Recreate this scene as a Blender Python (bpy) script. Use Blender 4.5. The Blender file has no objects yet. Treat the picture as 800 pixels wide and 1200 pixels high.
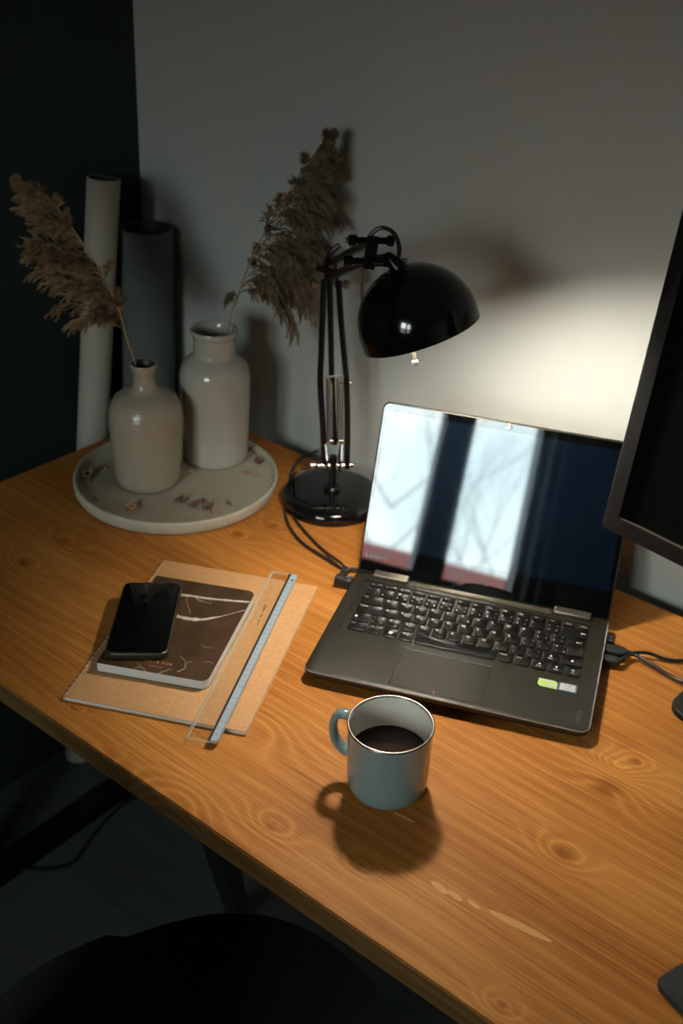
import bpy, bmesh, math, random
from mathutils import Vector, Matrix, noise
SC = bpy.context.scene
COL = SC.collection
PI = math.pi

# ------------------------------------------------------------------ camera
cam_d = bpy.data.cameras.new('camera'); cam = bpy.data.objects.new('camera', cam_d); COL.objects.link(cam)
C = Vector((1.2893657, -1.20103802, 0.82939527))
F_ = Vector((-0.5164442, 0.72469051, -0.45618971)); R_ = Vector((0.79461115, 0.60413237, 0.06014313)); U_ = Vector((-0.31918413, 0.33143286, 0.88784782))
cam.matrix_world = Matrix(((R_.x, U_.x, -F_.x, C.x), (R_.y, U_.y, -F_.y, C.y), (R_.z, U_.z, -F_.z, C.z), (0, 0, 0, 1)))
cam_d.sensor_fit = 'VERTICAL'; cam_d.sensor_height = 36.0; cam_d.sensor_width = 24.0
cam_d.lens = 1339.07 / 1200 * 36
cam_d.shift_x = -62.42 / 1200; cam_d.shift_y = -74.38 / 1200
cam_d.clip_start = 0.02; cam_d.clip_end = 100
cam_d.dof.use_dof = True; cam_d.dof.focus_distance = 1.18; cam_d.dof.aperture_fstop = 5.6
SC.camera = cam

# ------------------------------------------------------------------ sky and exposure
SKY = 26.0
BULB = 590.0
w = bpy.data.worlds.new('sky'); SC.world = w; w.use_nodes = True
nt = w.node_tree; bg = nt.nodes['Background']
tc = nt.nodes.new('ShaderNodeTexCoord'); nz = nt.nodes.new('ShaderNodeTexNoise'); nz.inputs['Scale'].default_value = 5
cr = nt.nodes.new('ShaderNodeValToRGB')
cr.color_ramp.elements[0].position = .35; cr.color_ramp.elements[0].color = (.52, .66, .70, 1)
cr.color_ramp.elements[1].position = .62; cr.color_ramp.elements[1].color = (.97, 1, .96, 1)
nt.links.new(tc.outputs['Generated'], nz.inputs['Vector']); nt.links.new(nz.outputs['Fac'], cr.inputs['Fac'])
nt.links.new(cr.outputs['Color'], bg.inputs['Color']); bg.inputs['Strength'].default_value = SKY
SC.view_settings.view_transform = 'Standard'; SC.view_settings.look = 'None'
SC.view_settings.exposure = 0.0; SC.view_settings.gamma = 1.0; SC.view_settings.use_curve_mapping = False
WX0, WX1, WZ0, WZ1, WY = .72, 1.53, .42, 1.22, -2.6
pl_d = bpy.data.lights.new('window_portal', 'AREA'); pl_d.shape = 'RECTANGLE'; pl_d.size = WX1 - WX0; pl_d.size_y = WZ1 - WZ0
pl_d.cycles.is_portal = True
pl = bpy.data.objects.new('window_portal', pl_d); COL.objects.link(pl)
pl.location = ((WX0 + WX1) / 2, WY - .14, (WZ0 + WZ1) / 2); pl.rotation_euler = (PI / 2, 0, 0)

# ------------------------------------------------------------------ materials
def pmat(name, col, rough=.5, metal=0, spec=.5, coat=0, ior=1.5, emit=None, es=0, trans=0, sheen=0):
    m = bpy.data.materials.new(name); m.use_nodes = True
    b = m.node_tree.nodes['Principled BSDF']
    b.inputs['Base Color'].default_value = (*col, 1); b.inputs['Roughness'].default_value = rough
    b.inputs['Metallic'].default_value = metal; b.inputs['Specular IOR Level'].default_value = spec
    b.inputs['Coat Weight'].default_value = coat; b.inputs['IOR'].default_value = ior
    b.inputs['Coat Roughness'].default_value = .05
    b.inputs['Transmission Weight'].default_value = trans
    if emit: b.inputs['Emission Color'].default_value = (*emit, 1); b.inputs['Emission Strength'].default_value = es
    return m
def N(m, t, **kw):
    n = m.node_tree.nodes.new(t)
    for k, v in kw.items(): setattr(n, k, v)
    return n
def L(m, a, b): m.node_tree.links.new(a, b)
def B(m): return m.node_tree.nodes['Principled BSDF']
def mottled(name, c0, c1, scale=20, rough=.6, bump=.0, bscale=None, detail=4, stretch=(1, 1, 1), lo=.35, hi=.65, dist=.001, **kw):
    m = pmat(name, c0, rough, **kw)
    tcn = N(m, 'ShaderNodeTexCoord'); mp = N(m, 'ShaderNodeMapping'); mp.inputs['Scale'].default_value = stretch
    L(m, tcn.outputs['Object'], mp.inputs['Vector'])
    n = N(m, 'ShaderNodeTexNoise'); n.inputs['Scale'].default_value = scale; n.inputs['Detail'].default_value = detail
    L(m, mp.outputs['Vector'], n.inputs['Vector'])
    r = N(m, 'ShaderNodeValToRGB'); e = r.color_ramp.elements
    e[0].position = lo; e[0].color = (*c0, 1); e[1].position = hi; e[1].color = (*c1, 1)
    L(m, n.outputs['Fac'], r.inputs['Fac']); L(m, r.outputs['Color'], B(m).inputs['Base Color'])
    if bump:
        n2 = N(m, 'ShaderNodeTexNoise'); n2.inputs['Scale'].default_value = bscale or scale; n2.inputs['Detail'].default_value = 3
        L(m, mp.outputs['Vector'], n2.inputs['Vector'])
        bp = N(m, 'ShaderNodeBump'); bp.inputs['Strength'].default_value = bump; bp.inputs['Distance'].default_value = dist
        L(m, n2.outputs['Fac'], bp.inputs['Height']); L(m, bp.outputs['Normal'], B(m).inputs['Normal'])
    return m

def math_(m, op, a, b=None, c=None):
    n = N(m, 'ShaderNodeMath', operation=op)
    for i, x in enumerate((a, b, c)):
        if x is None: continue
        if isinstance(x, (int, float)): n.inputs[i].default_value = x
        else: L(m, x, n.inputs[i])
    return n.outputs[0]

def wood_mat(name='stained_pine', k=(1, 1, 1)):
    m = pmat(name, (.5, .25, .08), .55, spec=.12)
    tcn = N(m, 'ShaderNodeTexCoord'); sx = N(m, 'ShaderNodeSeparateXYZ'); L(m, tcn.outputs['Object'], sx.inputs[0])
    X, Y, Z = sx.outputs
    def noise(scale, vec_scale, detail=2, rough=.5, dist=0):
        mp = N(m, 'ShaderNodeMapping'); mp.inputs['Scale'].default_value = vec_scale
        L(m, tcn.outputs['Object'], mp.inputs['Vector'])
        n = N(m, 'ShaderNodeTexNoise'); n.inputs['Scale'].default_value = scale; n.inputs['Detail'].default_value = detail
        n.inputs['Roughness'].default_value = rough; n.inputs['Distortion'].default_value = dist
        L(m, mp.outputs['Vector'], n.inputs['Vector']); return n.outputs['Fac']
    # growth ring field: contour lines of y plus slow noise plus knots
    g = math_(m, 'MULTIPLY', Y, 60.0)
    g = math_(m, 'ADD', g, math_(m, 'MULTIPLY', Z, 60.0))
    g = math_(m, 'ADD', g, math_(m, 'MULTIPLY', noise(1, (1.1, 4, 4), 1), 6.5))
    g = math_(m, 'ADD', g, math_(m, 'MULTIPLY', noise(1, (5, 22, 22), 2), 1.0))
    knots = [(.1995, -.4735, 1.6, .012), (.1938, -.4057, 1.2, .012), (.6543, -.6265, -2.2, .016), (.9611, -.3018, 2.4, .010), (.9735, -.2809, 1.6, .009),
             (.9685, -.3349, -2.0, .016), (.9779, -.4429, 1.8, .012), (.6313, -.5, -2.6, .02), (.745, -.595, 1.5, .01), (.47, -.61, 1.6, .006), (.58, -.645, 1.5, .010),
             (.37, -.19, 1.6, .012), (.35, -.24, 1.2, .010), (1.02, -.62, 1.5, .008), (.84, -.58, 1.2, .008), (1.3, -.4, 1.8, .012)]
    core = None; near = None
    for kx, ky, a, s in knots:
        dx = math_(m, 'DIVIDE', math_(m, 'SUBTRACT', X, kx), s * 2.6); dy = math_(m, 'DIVIDE', math_(m, 'SUBTRACT', Y, ky), s * 1.5)
        r2 = math_(m, 'ADD', math_(m, 'MULTIPLY', dx, dx), math_(m, 'MULTIPLY', dy, dy))
        e = math_(m, 'POWER', 2.718, math_(m, 'MULTIPLY', r2, -1.0))
        g = math_(m, 'ADD', g, math_(m, 'MULTIPLY', e, a * (1.6 if a > 0 else 1.0)))
        near = e if near is None else math_(m, 'ADD', near, e)
        r3 = math_(m, 'POWER', 2.718, math_(m, 'MULTIPLY', math_(m, 'ADD', math_(m, 'MULTIPLY', dx, dx), math_(m, 'MULTIPLY', math_(m, 'MULTIPLY', dy, dy), .5)), -9.0))
        if abs(a) < 2.1: core = r3 if core is None else math_(m, 'ADD', core, r3)
    ring = math_(m, 'FRACT', g)
    ring = math_(m, 'ABSOLUTE', math_(m, 'SUBTRACT', math_(m, 'MULTIPLY', ring, 2.0), 1.0))
    ring = math_(m, 'POWER', ring, 2.2)
    streak = noise(1, (6, 560, 560), 3, .65)
    fine = noise(1, (30, 1500, 1500), 2)
    patch = noise(1, (2.2, 9, 9), 3, .5, .4)
    planks = noise(1, (.3, 6, .3), 0)
    v = math_(m, 'MULTIPLY', ring, math_(m, 'ADD', math_(m, 'MULTIPLY', near, .11), .08))
    v = math_(m, 'ADD', v, math_(m, 'MULTIPLY', streak, .62))
    v = math_(m, 'ADD', v, math_(m, 'MULTIPLY', fine, .20))
    v = math_(m, 'ADD', v, math_(m, 'MULTIPLY', patch, .52))
    v = math_(m, 'SUBTRACT', v, math_(m, 'MULTIPLY', core, .22))
    r = N(m, 'ShaderNodeValToRGB'); el = r.color_ramp.elements
    el[0].position = .46; el[0].color = (.20, .062, .010, 1)
    el[1].position = 1.04; el[1].color = (.68, .32, .075, 1)
    e = el.new(.66); e.color = (.37, .135, .024, 1)
    e = el.new(.81); e.color = (.50, .21, .046, 1)
    L(m, v, r.inputs['Fac'])
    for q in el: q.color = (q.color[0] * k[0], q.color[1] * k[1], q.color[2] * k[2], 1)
    # pale filled slivers
    pale = None
    for px, py, ang, a, b in [(.911, -.553, -.12, .010, .0035), (.927, -.5515, -.1, .008, .003), (.9457, -.5487, -.1, .007, .0022), (.990, -.5415, .12, .030, .0036), (.835, -.505, .1, .012, .0015)]:
        ca, sa = math.cos(ang), math.sin(ang)
        ax = math_(m, 'SUBTRACT', X, px); ay = math_(m, 'SUBTRACT', Y, py)
        u = math_(m, 'ADD', math_(m, 'MULTIPLY', ax, ca / a), math_(m, 'MULTIPLY', ay, sa / a))
        vv = math_(m, 'ADD', math_(m, 'MULTIPLY', ax, -sa / b), math_(m, 'MULTIPLY', ay, ca / b))
        q = math_(m, 'ADD', math_(m, 'MULTIPLY', u, u), math_(m, 'MULTIPLY', vv, vv))
        q = math_(m, 'MULTIPLY', math_(m, 'SUBTRACT', 1.15, q), 5.0)
        nn = N(m, 'ShaderNodeClamp'); L(m, q, nn.inputs['Value'])
        pale = nn.outputs[0] if pale is None else math_(m, 'MAXIMUM', pale, nn.outputs[0])
    mx = N(m, 'ShaderNodeMix', data_type='RGBA'); L(m, math_(m, 'MULTIPLY', pale, .55), mx.inputs['Factor'])
    L(m, r.outputs['Color'], mx.inputs['A']); mx.inputs['B'].default_value = (.72, .42, .17, 1)
    L(m, mx.outputs['Result'], B(m).inputs['Base Color'])
    bp = N(m, 'ShaderNodeBump'); bp.inputs['Strength'].default_value = .25; bp.inputs['Distance'].default_value = .0006
    L(m, math_(m, 'ADD', streak, math_(m, 'MULTIPLY', ring, .4)), bp.inputs['Height']); L(m, bp.outputs['Normal'], B(m).inputs['Normal'])
    return m

def floor_mat():
    m = pmat('grey_laminate', (.08, .09, .085), .5)
    tcn = N(m, 'ShaderNodeTexCoord'); mp = N(m, 'ShaderNodeMapping'); L(m, tcn.outputs['Object'], mp.inputs['Vector'])
    br = N(m, 'ShaderNodeTexBrick'); br.inputs['Scale'].default_value = 1; br.inputs['Brick Width'].default_value = 1.2; br.inputs['Row Height'].default_value = .19
    br.inputs['Mortar Size'].default_value = .002; br.inputs['Color1'].default_value = (.11, .125, .12, 1); br.inputs['Color2'].default_value = (.075, .09, .085, 1)
    br.inputs['Mortar'].default_value = (.065, .08, .075, 1); br.offset = .35
    L(m, mp.outputs['Vector'], br.inputs['Vector'])
    mp2 = N(m, 'ShaderNodeMapping'); mp2.inputs['Scale'].default_value = (3, 40, 1); L(m, tcn.outputs['Object'], mp2.inputs['Vector'])
    n = N(m, 'ShaderNodeTexNoise'); n.inputs['Scale'].default_value = 1; n.inputs['Detail'].default_value = 4; L(m, mp2.outputs['Vector'], n.inputs['Vector'])
    mx = N(m, 'ShaderNodeMix', data_type='RGBA', blend_type='MULTIPLY'); mx.inputs['Factor'].default_value = .6
    L(m, br.outputs['Color'], mx.inputs['A']); L(m, n.outputs['Color'], mx.inputs['B']); L(m, mx.outputs['Result'], B(m).inputs['Base Color'])
    return m

def clear_mat(name, tint, edge=0.0, rough=.02, ior=1.49):
    m = bpy.data.materials.new(name); m.use_nodes = True; t = m.node_tree; t.nodes.clear()
    out = t.nodes.new('ShaderNodeOutputMaterial'); tr = t.nodes.new('ShaderNodeBsdfTransparent'); gl = t.nodes.new('ShaderNodeBsdfGlossy')
    gl.inputs['Roughness'].default_value = rough; tr.inputs['Color'].default_value = (*tint, 1)
    lw_ = t.nodes.new('ShaderNodeLayerWeight'); pw = t.nodes.new('ShaderNodeMath'); pw.operation = 'POWER'; pw.inputs[1].default_value = 5
    ma = t.nodes.new('ShaderNodeMath'); ma.operation = 'MULTIPLY_ADD'; ma.inputs[1].default_value = .9; ma.inputs[2].default_value = .04
    t.links.new(lw_.outputs['Facing'], pw.inputs[0]); t.links.new(pw.outputs[0], ma.inputs[0]); mx = t.nodes.new('ShaderNodeMixShader')
    t.links.new(ma.outputs[0], mx.inputs[0]); t.links.new(tr.outputs[0], mx.inputs[1]); t.links.new(gl.outputs[0], mx.inputs[2])
    last = mx.outputs[0]
    if edge:
        df = t.nodes.new('ShaderNodeBsdfDiffuse'); df.inputs['Color'].default_value = (.75, .82, .74, 1)
        m2 = t.nodes.new('ShaderNodeMixShader'); m2.inputs[0].default_value = edge
        t.links.new(last, m2.inputs[1]); t.links.new(df.outputs[0], m2.inputs[2]); last = m2.outputs[0]
    t.links.new(last, out.inputs[0]); return m

M = {}
M['wall'] = mottled('wall_plaster', (.535, .545, .50), (.555, .565, .52), 3, .85, bump=.25, bscale=60, dist=.001)
M['wall_dark'] = mottled('dark_green_paint', (.0075, .020, .0175), (.010, .025, .021), 4, .8, bump=.2, bscale=60)
M['ceil'] = pmat('ceiling_paint', (.5, .5, .48), .9)
M['floor'] = floor_mat()
M['wood'] = wood_mat()
M['wood_edge'] = wood_mat('dark_pine_edge', (.22, .30, .50))  # desktop wood toned darker and less orange for the side faces
M['blackgloss'] = pmat('black_lacquer', (.004, .004, .004), .12, spec=.5, coat=.3)
M['blackbar'] = pmat('black_painted_steel', (.004, .004, .004), .28, spec=.35)
M['chrome'] = pmat('chrome', (.75, .70, .62), .22, 1)
M['switchm'] = pmat('pale_switch', (.8, .74, .62), .25, .3)
M['steel'] = pmat('dull_steel', (.42, .36, .28), .38, 1)
M['shade_in'] = pmat('white_enamel_reflector', (.92, .90, .86), .3)
M['bulb'] = pmat('lit_bulb', (1, .9, .75), .4, emit=(1, .93, .82), es=BULB)
M['deck'] = mottled('graphite_metal', (.024, .0215, .0145), (.028, .025, .0175), 900, .38, metal=.5, detail=1)
M['hinge'] = pmat('hinge_metal', (.20, .17, .13), .38, .8)
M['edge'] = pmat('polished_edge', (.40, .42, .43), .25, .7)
M['key'] = pmat('key_plastic', (.006, .006, .005), .28, spec=.35)
M['legend'] = pmat('white_print', (.95, .95, .92), .5)
M['legend_dim'] = pmat('grey_print', (.075, .075, .06), .5)
M['logo'] = pmat('logo_print', (.13, .14, .15), .4)
M['glass_black'] = pmat('glossy_screen_glass', (.002, .0045, .009), .03, spec=.5, ior=1.66)
M['bezel'] = pmat('black_bezel_glass', (.002, .002, .002), .02, spec=.5, ior=1.60)
M['rubber'] = pmat('black_rubber', (.010, .010, .010), .6)
M['cable'] = pmat('black_cable', (.012, .012, .012), .35)
M['green_st'] = pmat('green_sticker', (.42, .60, .14), .45)
M['grey_st'] = pmat('grey_print_patch', (.45, .50, .42), .45)
M['white_st'] = pmat('pale_sticker', (.55, .52, .50), .35)
M['blue_st'] = pmat('blue_sticker_edge', (.05, .13, .26), .3)
M['orange'] = pmat('orange_mark', (.7, .22, .04), .5)
M['kraft'] = mottled('kraft_card', (.49, .25, .095), (.56, .30, .125), 260, .8, bump=.15, bscale=500, dist=.0005)
M['paper'] = pmat('page_block', (.62, .62, .60), .8)
M['thread'] = pmat('white_thread', (.55, .48, .38), .8)
M['thread_dark'] = pmat('dark_stitch_hole', (.03, .022, .014), .8)
M['phone_glass'] = pmat('phone_glass', (.002, .002, .002), .05, spec=.3)
M['case'] = pmat('olive_phone_case', (.028, .022, .009), .35)
M['copper'] = pmat('copper_foil', (.75, .34, .12), .4, .2)
M['vein'] = mottled('white_marble_vein', (.38, .33, .25), (.55, .50, .42), 90, .5)
M['strip'] = pmat('pale_scale_strip', (.33, .385, .42), .35)
M['blackline'] = pmat('black_line', (.006, .006, .006), .5)
M['acrylic'] = clear_mat('clear_acrylic', (.99, .995, .99))
M['acrylic_edge'] = clear_mat('clear_acrylic_edge', (.85, .95, .85), edge=.42)
M['pane'] = clear_mat('window_glass', (.98, .99, .98))
M['mug_out'] = pmat('blue_grey_glaze', (.165, .225, .225), .16, coat=.3)
M['mug_in'] = pmat('white_enamel', (.62, .60, .54), .18, coat=.3)
M['rim'] = pmat('dark_metal_rim', (.20, .165, .13), .22, .9)
M['coffee'] = pmat('black_coffee', (.018, .007, .003), .03, ior=1.4)
M['foam'] = pmat('coffee_foam', (.35, .22, .12), .4)
M['vase_s'] = mottled('beige_glaze', (.41, .345, .255), (.45, .38, .28), 12, .22, bump=.5, bscale=1.0, stretch=(.01, .01, 260), dist=.003, coat=.4)
M['vase_b'] = mottled('white_glaze', (.50, .47, .39), (.54, .505, .42), 14, .14, coat=.4)
M['vase_dark'] = pmat('dark_glaze_inside', (.06, .05, .04), .4)
M['tray'] = mottled('pale_stone', (.43, .385, .29), (.48, .43, .325), 90, .75, bump=.2, bscale=300)
M['plume'] = mottled('dry_plume', (.25, .155, .075), (.38, .25, .13), 60, .85)
M['plume_dark'] = mottled('dry_plume_brown', (.17, .115, .06), (.28, .20, .11), 60, .85)
M['stalk'] = pmat('dry_stalk', (.42, .28, .13), .7)
M['tube'] = mottled('white_card_tube', (.40, .37, .30), (.44, .405, .33), 8, .7)
M['roll'] = mottled('grey_felt_roll', (.105, .118, .108), (.12, .135, .122), 30, .95)
M['roll_in'] = pmat('roll_inside', (.05, .05, .045), .9)
M['petal'] = mottled('dried_petal', (.24, .10, .05), (.75, .52, .28), 160, .8)
M['petal2'] = mottled('dried_petal_mauve', (.05, .025, .022), (.36, .20, .14), 160, .8)
M['monitor'] = mottled('monitor_plastic', (.0065, .006, .005), (.008, .0072, .006), 800, .5, spec=.25, bump=.15, bscale=1500, dist=.0003)
M['mon_scr'] = pmat('matte_screen', (.002, .002, .002), .35, spec=.12)
M['mon_lip_lit'] = pmat('lit_bezel_lip', (.10, .085, .065), .35)  # paler than the frame: lamp light on the lower lip put into the colour
M['chair'] = mottled('black_seat', (.006, .007, .006), (.009, .010, .009), 300, .8, bump=.2, bscale=800)
M['white_pl'] = pmat('white_plastic', (.45, .47, .45), .4)
M['frame_dark'] = pmat('window_frame_paint', (.06, .10, .15), .5)
M['roof'] = pmat('red_tiles', (.20, .035, .03), .8)
M['house'] = pmat('house_render', (.20, .20, .20), .9)
M['bark'] = pmat('bark', (.16, .19, .21), .9)
M['ground'] = pmat('ground', (.06, .07, .05), .95)
M['curtain'] = mottled('navy_curtain', (.012, .03, .05), (.02, .04, .06), 20, .9)

# ------------------------------------------------------------------ helpers
def finish(bm, name, m, parent=None, smooth=True, off=None, mats=None, angle=40):
    bmesh.ops.recalc_face_normals(bm, faces=bm.faces)
    if off is not None: bmesh.ops.translate(bm, verts=bm.verts, vec=-Vector(off))
    me = bpy.data.meshes.new(name); bm.to_mesh(me); bm.free()
    o = bpy.data.objects.new(name, me); COL.objects.link(o)
    for mm in (mats or [m]): me.materials.append(mm)
    if smooth:
        me.polygons.foreach_set('use_smooth', [True] * len(me.polygons))
        me.set_sharp_from_angle(angle=math.radians(angle))
    if parent is not None: o.parent = parent
    return o
def empty(name, loc, rz=0):
    o = bpy.data.objects.new(name, None); COL.objects.link(o); o.location = loc; o.rotation_euler = (0, 0, rz); o.empty_display_size = .03
    return o
def tag(o, label, cat, group=None, kind=None):
    o['label'] = label; o['category'] = cat
    if group: o['group'] = group
    if kind: o['kind'] = kind
    return o
def struct(o): o['kind'] = 'structure'; return o
def box(bm, x0, x1, y0, y1, z0, z1, mi=0):
    vs = [bm.verts.new((x, y, z)) for z in (z0, z1) for y in (y0, y1) for x in (x0, x1)]
    fs = [(0, 2, 3, 1), (4, 5, 7, 6), (0, 1, 5, 4), (2, 6, 7, 3), (0, 4, 6, 2), (1, 3, 7, 5)]
    r = [bm.faces.new([vs[i] for i in f]) for f in fs]
    for f in r: f.material_index = mi
    return vs
def rrect(w, h, r, n=6, x0=0, y0=0):
    """rounded rectangle outline; r number or 4 radii (FL, FR, BR, BL)"""
    rs = [r] * 4 if isinstance(r, (int, float)) else r
    cs = [(rs[0], rs[0], PI, rs[0]), (w - rs[1], rs[1], 1.5 * PI, rs[1]), (w - rs[2], h - rs[2], 0, rs[2]), (rs[3], h - rs[3], .5 * PI, rs[3])]
    pts = []
    for cx, cy, a, rr in cs:
        for i in range(n + 1):
            t = a + i / n * PI / 2; pts.append((x0 + cx + rr * math.cos(t), y0 + cy + rr * math.sin(t)))
    return pts
def prism(bm, pts, z0, z1, bev=0, seg=3, mi=0, top_mi=None, side_mi=None):
    """extruded outline with softened top and bottom edges"""
    n = len(pts); cx = sum(p[0] for p in pts) / n; cy = sum(p[1] for p in pts) / n
    def inset(d):
        if d == 0: return pts
        out = []
        for i in range(n):
            a = Vector(pts[i - 1]); b = Vector(pts[i]); c = Vector(pts[(i + 1) % n])
            e1 = (b - a); e2 = (c - b)
            if e1.length < 1e-9: e1 = e2
            if e2.length < 1e-9: e2 = e1
            n1 = Vector((-e1.y, e1.x)).normalized(); n2 = Vector((-e2.y, e2.x)).normalized(); nn = (n1 + n2).normalized()
            out.append(tuple(b + nn * d))
        return out
    prof = []
    if bev:
        for i in range(seg + 1): t = i / seg * PI / 2; prof.append((bev * (1 - math.sin(t)), z0 + bev * (1 - math.cos(t))))
        for i in range(seg + 1): t = i / seg * PI / 2; prof.append((bev * (1 - math.cos(t)), z1 - bev * (1 - math.sin(t))))
    else: prof = [(0, z0), (0, z1)]
    rings = [[bm.verts.new((x, y, z)) for x, y in inset(d)] for d, z in prof]
    for a, b in zip(rings, rings[1:]):
        for i in range(n):
            f = bm.faces.new((a[i], a[(i + 1) % n], b[(i + 1) % n], b[i])); f.material_index = mi if side_mi is None else side_mi
    f = bm.faces.new(list(reversed(rings[0]))); f.material_index = mi
    f = bm.faces.new(rings[-1]); f.material_index = mi if top_mi is None else top_mi
def lathe(bm, prof, seg=64, c=(0, 0, 0), M4=None, mi=0, mis=None):
    rings = []
    for r, z in prof:
        if r < 1e-6: rings.append([bm.verts.new((c[0], c[1], c[2] + z))])
        else: rings.append([bm.verts.new((c[0] + r * math.cos(2 * PI * i / seg), c[1] + r * math.sin(2 * PI * i / seg), c[2] + z)) for i in range(seg)])
    for k, (a, b) in enumerate(zip(rings, rings[1:])):
        for i in range(seg):
            j = (i + 1) % seg
            if len(a) == 1 and len(b) == 1: continue
            if len(a) == 1: f = bm.faces.new((a[0], b[j], b[i]))
            elif len(b) == 1: f = bm.faces.new((a[i], a[j], b[0]))
            else: f = bm.faces.new((a[i], a[j], b[j], b[i]))
            f.material_index = mis[k] if mis else mi
    if M4 is not None: bmesh.ops.transform(bm, matrix=M4, verts=[v for r in rings for v in r])
def smooth_path(pts, n=8):
    pts = [Vector(p) for p in pts]
    if len(pts) < 3: return pts
    P = [pts[0] * 2 - pts[1]] + pts + [pts[-1] * 2 - pts[-2]]; out = []
    for i in range(1, len(P) - 2):
        for k in range(n):
            t = k / n; a, b, c, d = P[i - 1:i + 3]
            out.append(.5 * ((2 * b) + (c - a) * t + (2 * a - 5 * b + 4 * c - d) * t * t + (3 * b - a - 3 * c + d) * t ** 3))
    out.append(pts[-1]); return out
def tube(bm, pts, r, seg=8, sx=1.0, mi=0, cap=True, up=None):
    """round (or oval) tube through points; r number or list"""
    pts = [Vector(p) for p in pts]; n = len(pts); rings = []
    up = Vector(up) if up is not None else None
    t0 = (pts[1] - pts[0]).normalized()
    nrm = up if up is not None else (Vector((0, 0, 1)) if abs(t0.z) < .9 else Vector((1, 0, 0)))
    for i, p in enumerate(pts):
        t = ((pts[min(i + 1, n - 1)] - pts[max(i - 1, 0)])).normalized()
        if up is not None: nrm = up
        nrm = (nrm - t * nrm.dot(t)).normalized(); bn = t.cross(nrm)
        rr = r[i] if isinstance(r, (list, tuple)) else r
        rings.append([bm.verts.new(p + nrm * (rr * math.cos(2 * PI * k / seg)) + bn * (rr * sx * math.sin(2 * PI * k / seg))) for k in range(seg)])
    for a, b in zip(rings, rings[1:]):
        for k in range(seg):
            f = bm.faces.new((a[k], a[(k + 1) % seg], b[(k + 1) % seg], b[k])); f.material_index = mi
    if cap:
        f = bm.faces.new(list(reversed(rings[0]))); f.material_index = mi
        f = bm.faces.new(rings[-1]); f.material_index = mi
def bar(bm, a, b, w_, h_, side=(0, 0, 1), mi=0):
    a = Vector(a); b = Vector(b); t = (b - a).normalized(); s = Vector(side); s = (s - t * s.dot(t)).normalized(); q = t.cross(s)
    vs = []
    for p in (a, b):
        for i, j in ((-1, -1), (1, -1), (1, 1), (-1, 1)): vs.append(bm.verts.new(p + s * (i * w_ / 2) + q * (j * h_ / 2)))
    for f in ((3, 2, 1, 0), (4, 5, 6, 7), (0, 1, 5, 4), (1, 2, 6, 5), (2, 3, 7, 6), (3, 0, 4, 7)): bm.faces.new([vs[i] for i in f]).material_index = mi
def frame_m(o, zdir, xdir=(1, 0, 0)):
    z = Vector(zdir).normalized(); x = Vector(xdir); x = (x - z * x.dot(z)).normalized(); y = z.cross(x)
    return Matrix(((x.x, y.x, z.x, o[0]), (x.y, y.y, z.y, o[1]), (x.z, y.z, z.z, o[2]), (0, 0, 0, 1)))
def cyl(bm, a, b, r, seg=20, mi=0, bev=0):
    a = Vector(a); b = Vector(b); h = (b - a).length
    prof = [(0, 0), (r - bev, 0), (r, bev), (r, h - bev), (r - bev, h), (0, h)] if bev else [(0, 0), (r, 0), (r, h), (0, h)]
    lathe(bm, prof, seg, M4=frame_m(a, b - a, (1, 0, 0) if abs((b - a).normalized().x) < .9 else (0, 1, 0)), mi=mi)
def boolean(o, bm_cut):
    cut = finish(bm_cut, 'cutter', None, smooth=False, mats=[])
    par = o.parent; o.parent = None
    md = o.modifiers.new('b', 'BOOLEAN'); md.operation = 'DIFFERENCE'; md.object = cut; md.solver = 'EXACT'
    dg = bpy.context.evaluated_depsgraph_get(); dg.update()
    me = bpy.data.meshes.new_from_object(o.evaluated_get(dg)); o.modifiers.clear()
    old = o.data; o.data = me; bpy.data.meshes.remove(old)
    bpy.data.objects.remove(cut); o.parent = par
    o.data.polygons.foreach_set('use_smooth', [True] * len(o.data.polygons)); o.data.set_sharp_from_angle(angle=math.radians(35))
TCACHE = {}
def text_bm(bm, s, size, M4=None, mi=0, align='LEFT', ext=0, spacing=1.0):
    cu = bpy.data.curves.new('t', 'FONT'); cu.body = s; cu.size = size; cu.align_x = align; cu.align_y = 'CENTER'; cu.resolution_u = 2
    cu.extrude = ext; cu.space_character = spacing
    o = bpy.data.objects.new('t', cu); COL.objects.link(o)
    dg = bpy.context.evaluated_depsgraph_get(); dg.update()
    me = bpy.data.meshes.new_from_object(o.evaluated_get(dg))
    n0 = len(bm.verts); bm.from_mesh(me); bm.verts.ensure_lookup_table()
    vs = bm.verts[n0:]
    if M4 is not None: bmesh.ops.transform(bm, matrix=M4, verts=vs)
    bpy.data.objects.remove(o); bpy.data.curves.remove(cu); bpy.data.meshes.remove(me)
T = Matrix.Translation

# ================================================================== THE ROOM
XW, YB, XR, ZF, ZC = -.132, .035, 2.9, -.69, 1.75
bm = bmesh.new(); box(bm, XW - .1, XR + .1, WY - .25, YB + .1, ZF - .1, ZF); struct(finish(bm, 'floor', M['floor'], smooth=False))
bm = bmesh.new(); box(bm, XW - .1, XR + .1, WY - .25, YB + .1, ZC, ZC + .1); struct(finish(bm, 'ceiling', M['ceil'], smooth=False))
bm = bmesh.new(); box(bm, XW - .1, XR + .1, YB, YB + .1, ZF, ZC); struct(finish(bm, 'wall_back', M['wall'], smooth=False))
bm = bmesh.new(); box(bm, XW - .1, XW, WY, YB, ZF, ZC); struct(finish(bm, 'wall_left', M['wall_dark'], smooth=False))
bm = bmesh.new(); box(bm, XR, XR + .1, WY, YB, ZF, ZC); struct(finish(bm, 'wall_right', M['wall'], smooth=False))
bm = bmesh.new()
box(bm, XW - .1, WX0, WY - .25, WY, ZF, ZC); box(bm, WX1, XR + .1, WY - .25, WY, ZF, ZC)
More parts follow.
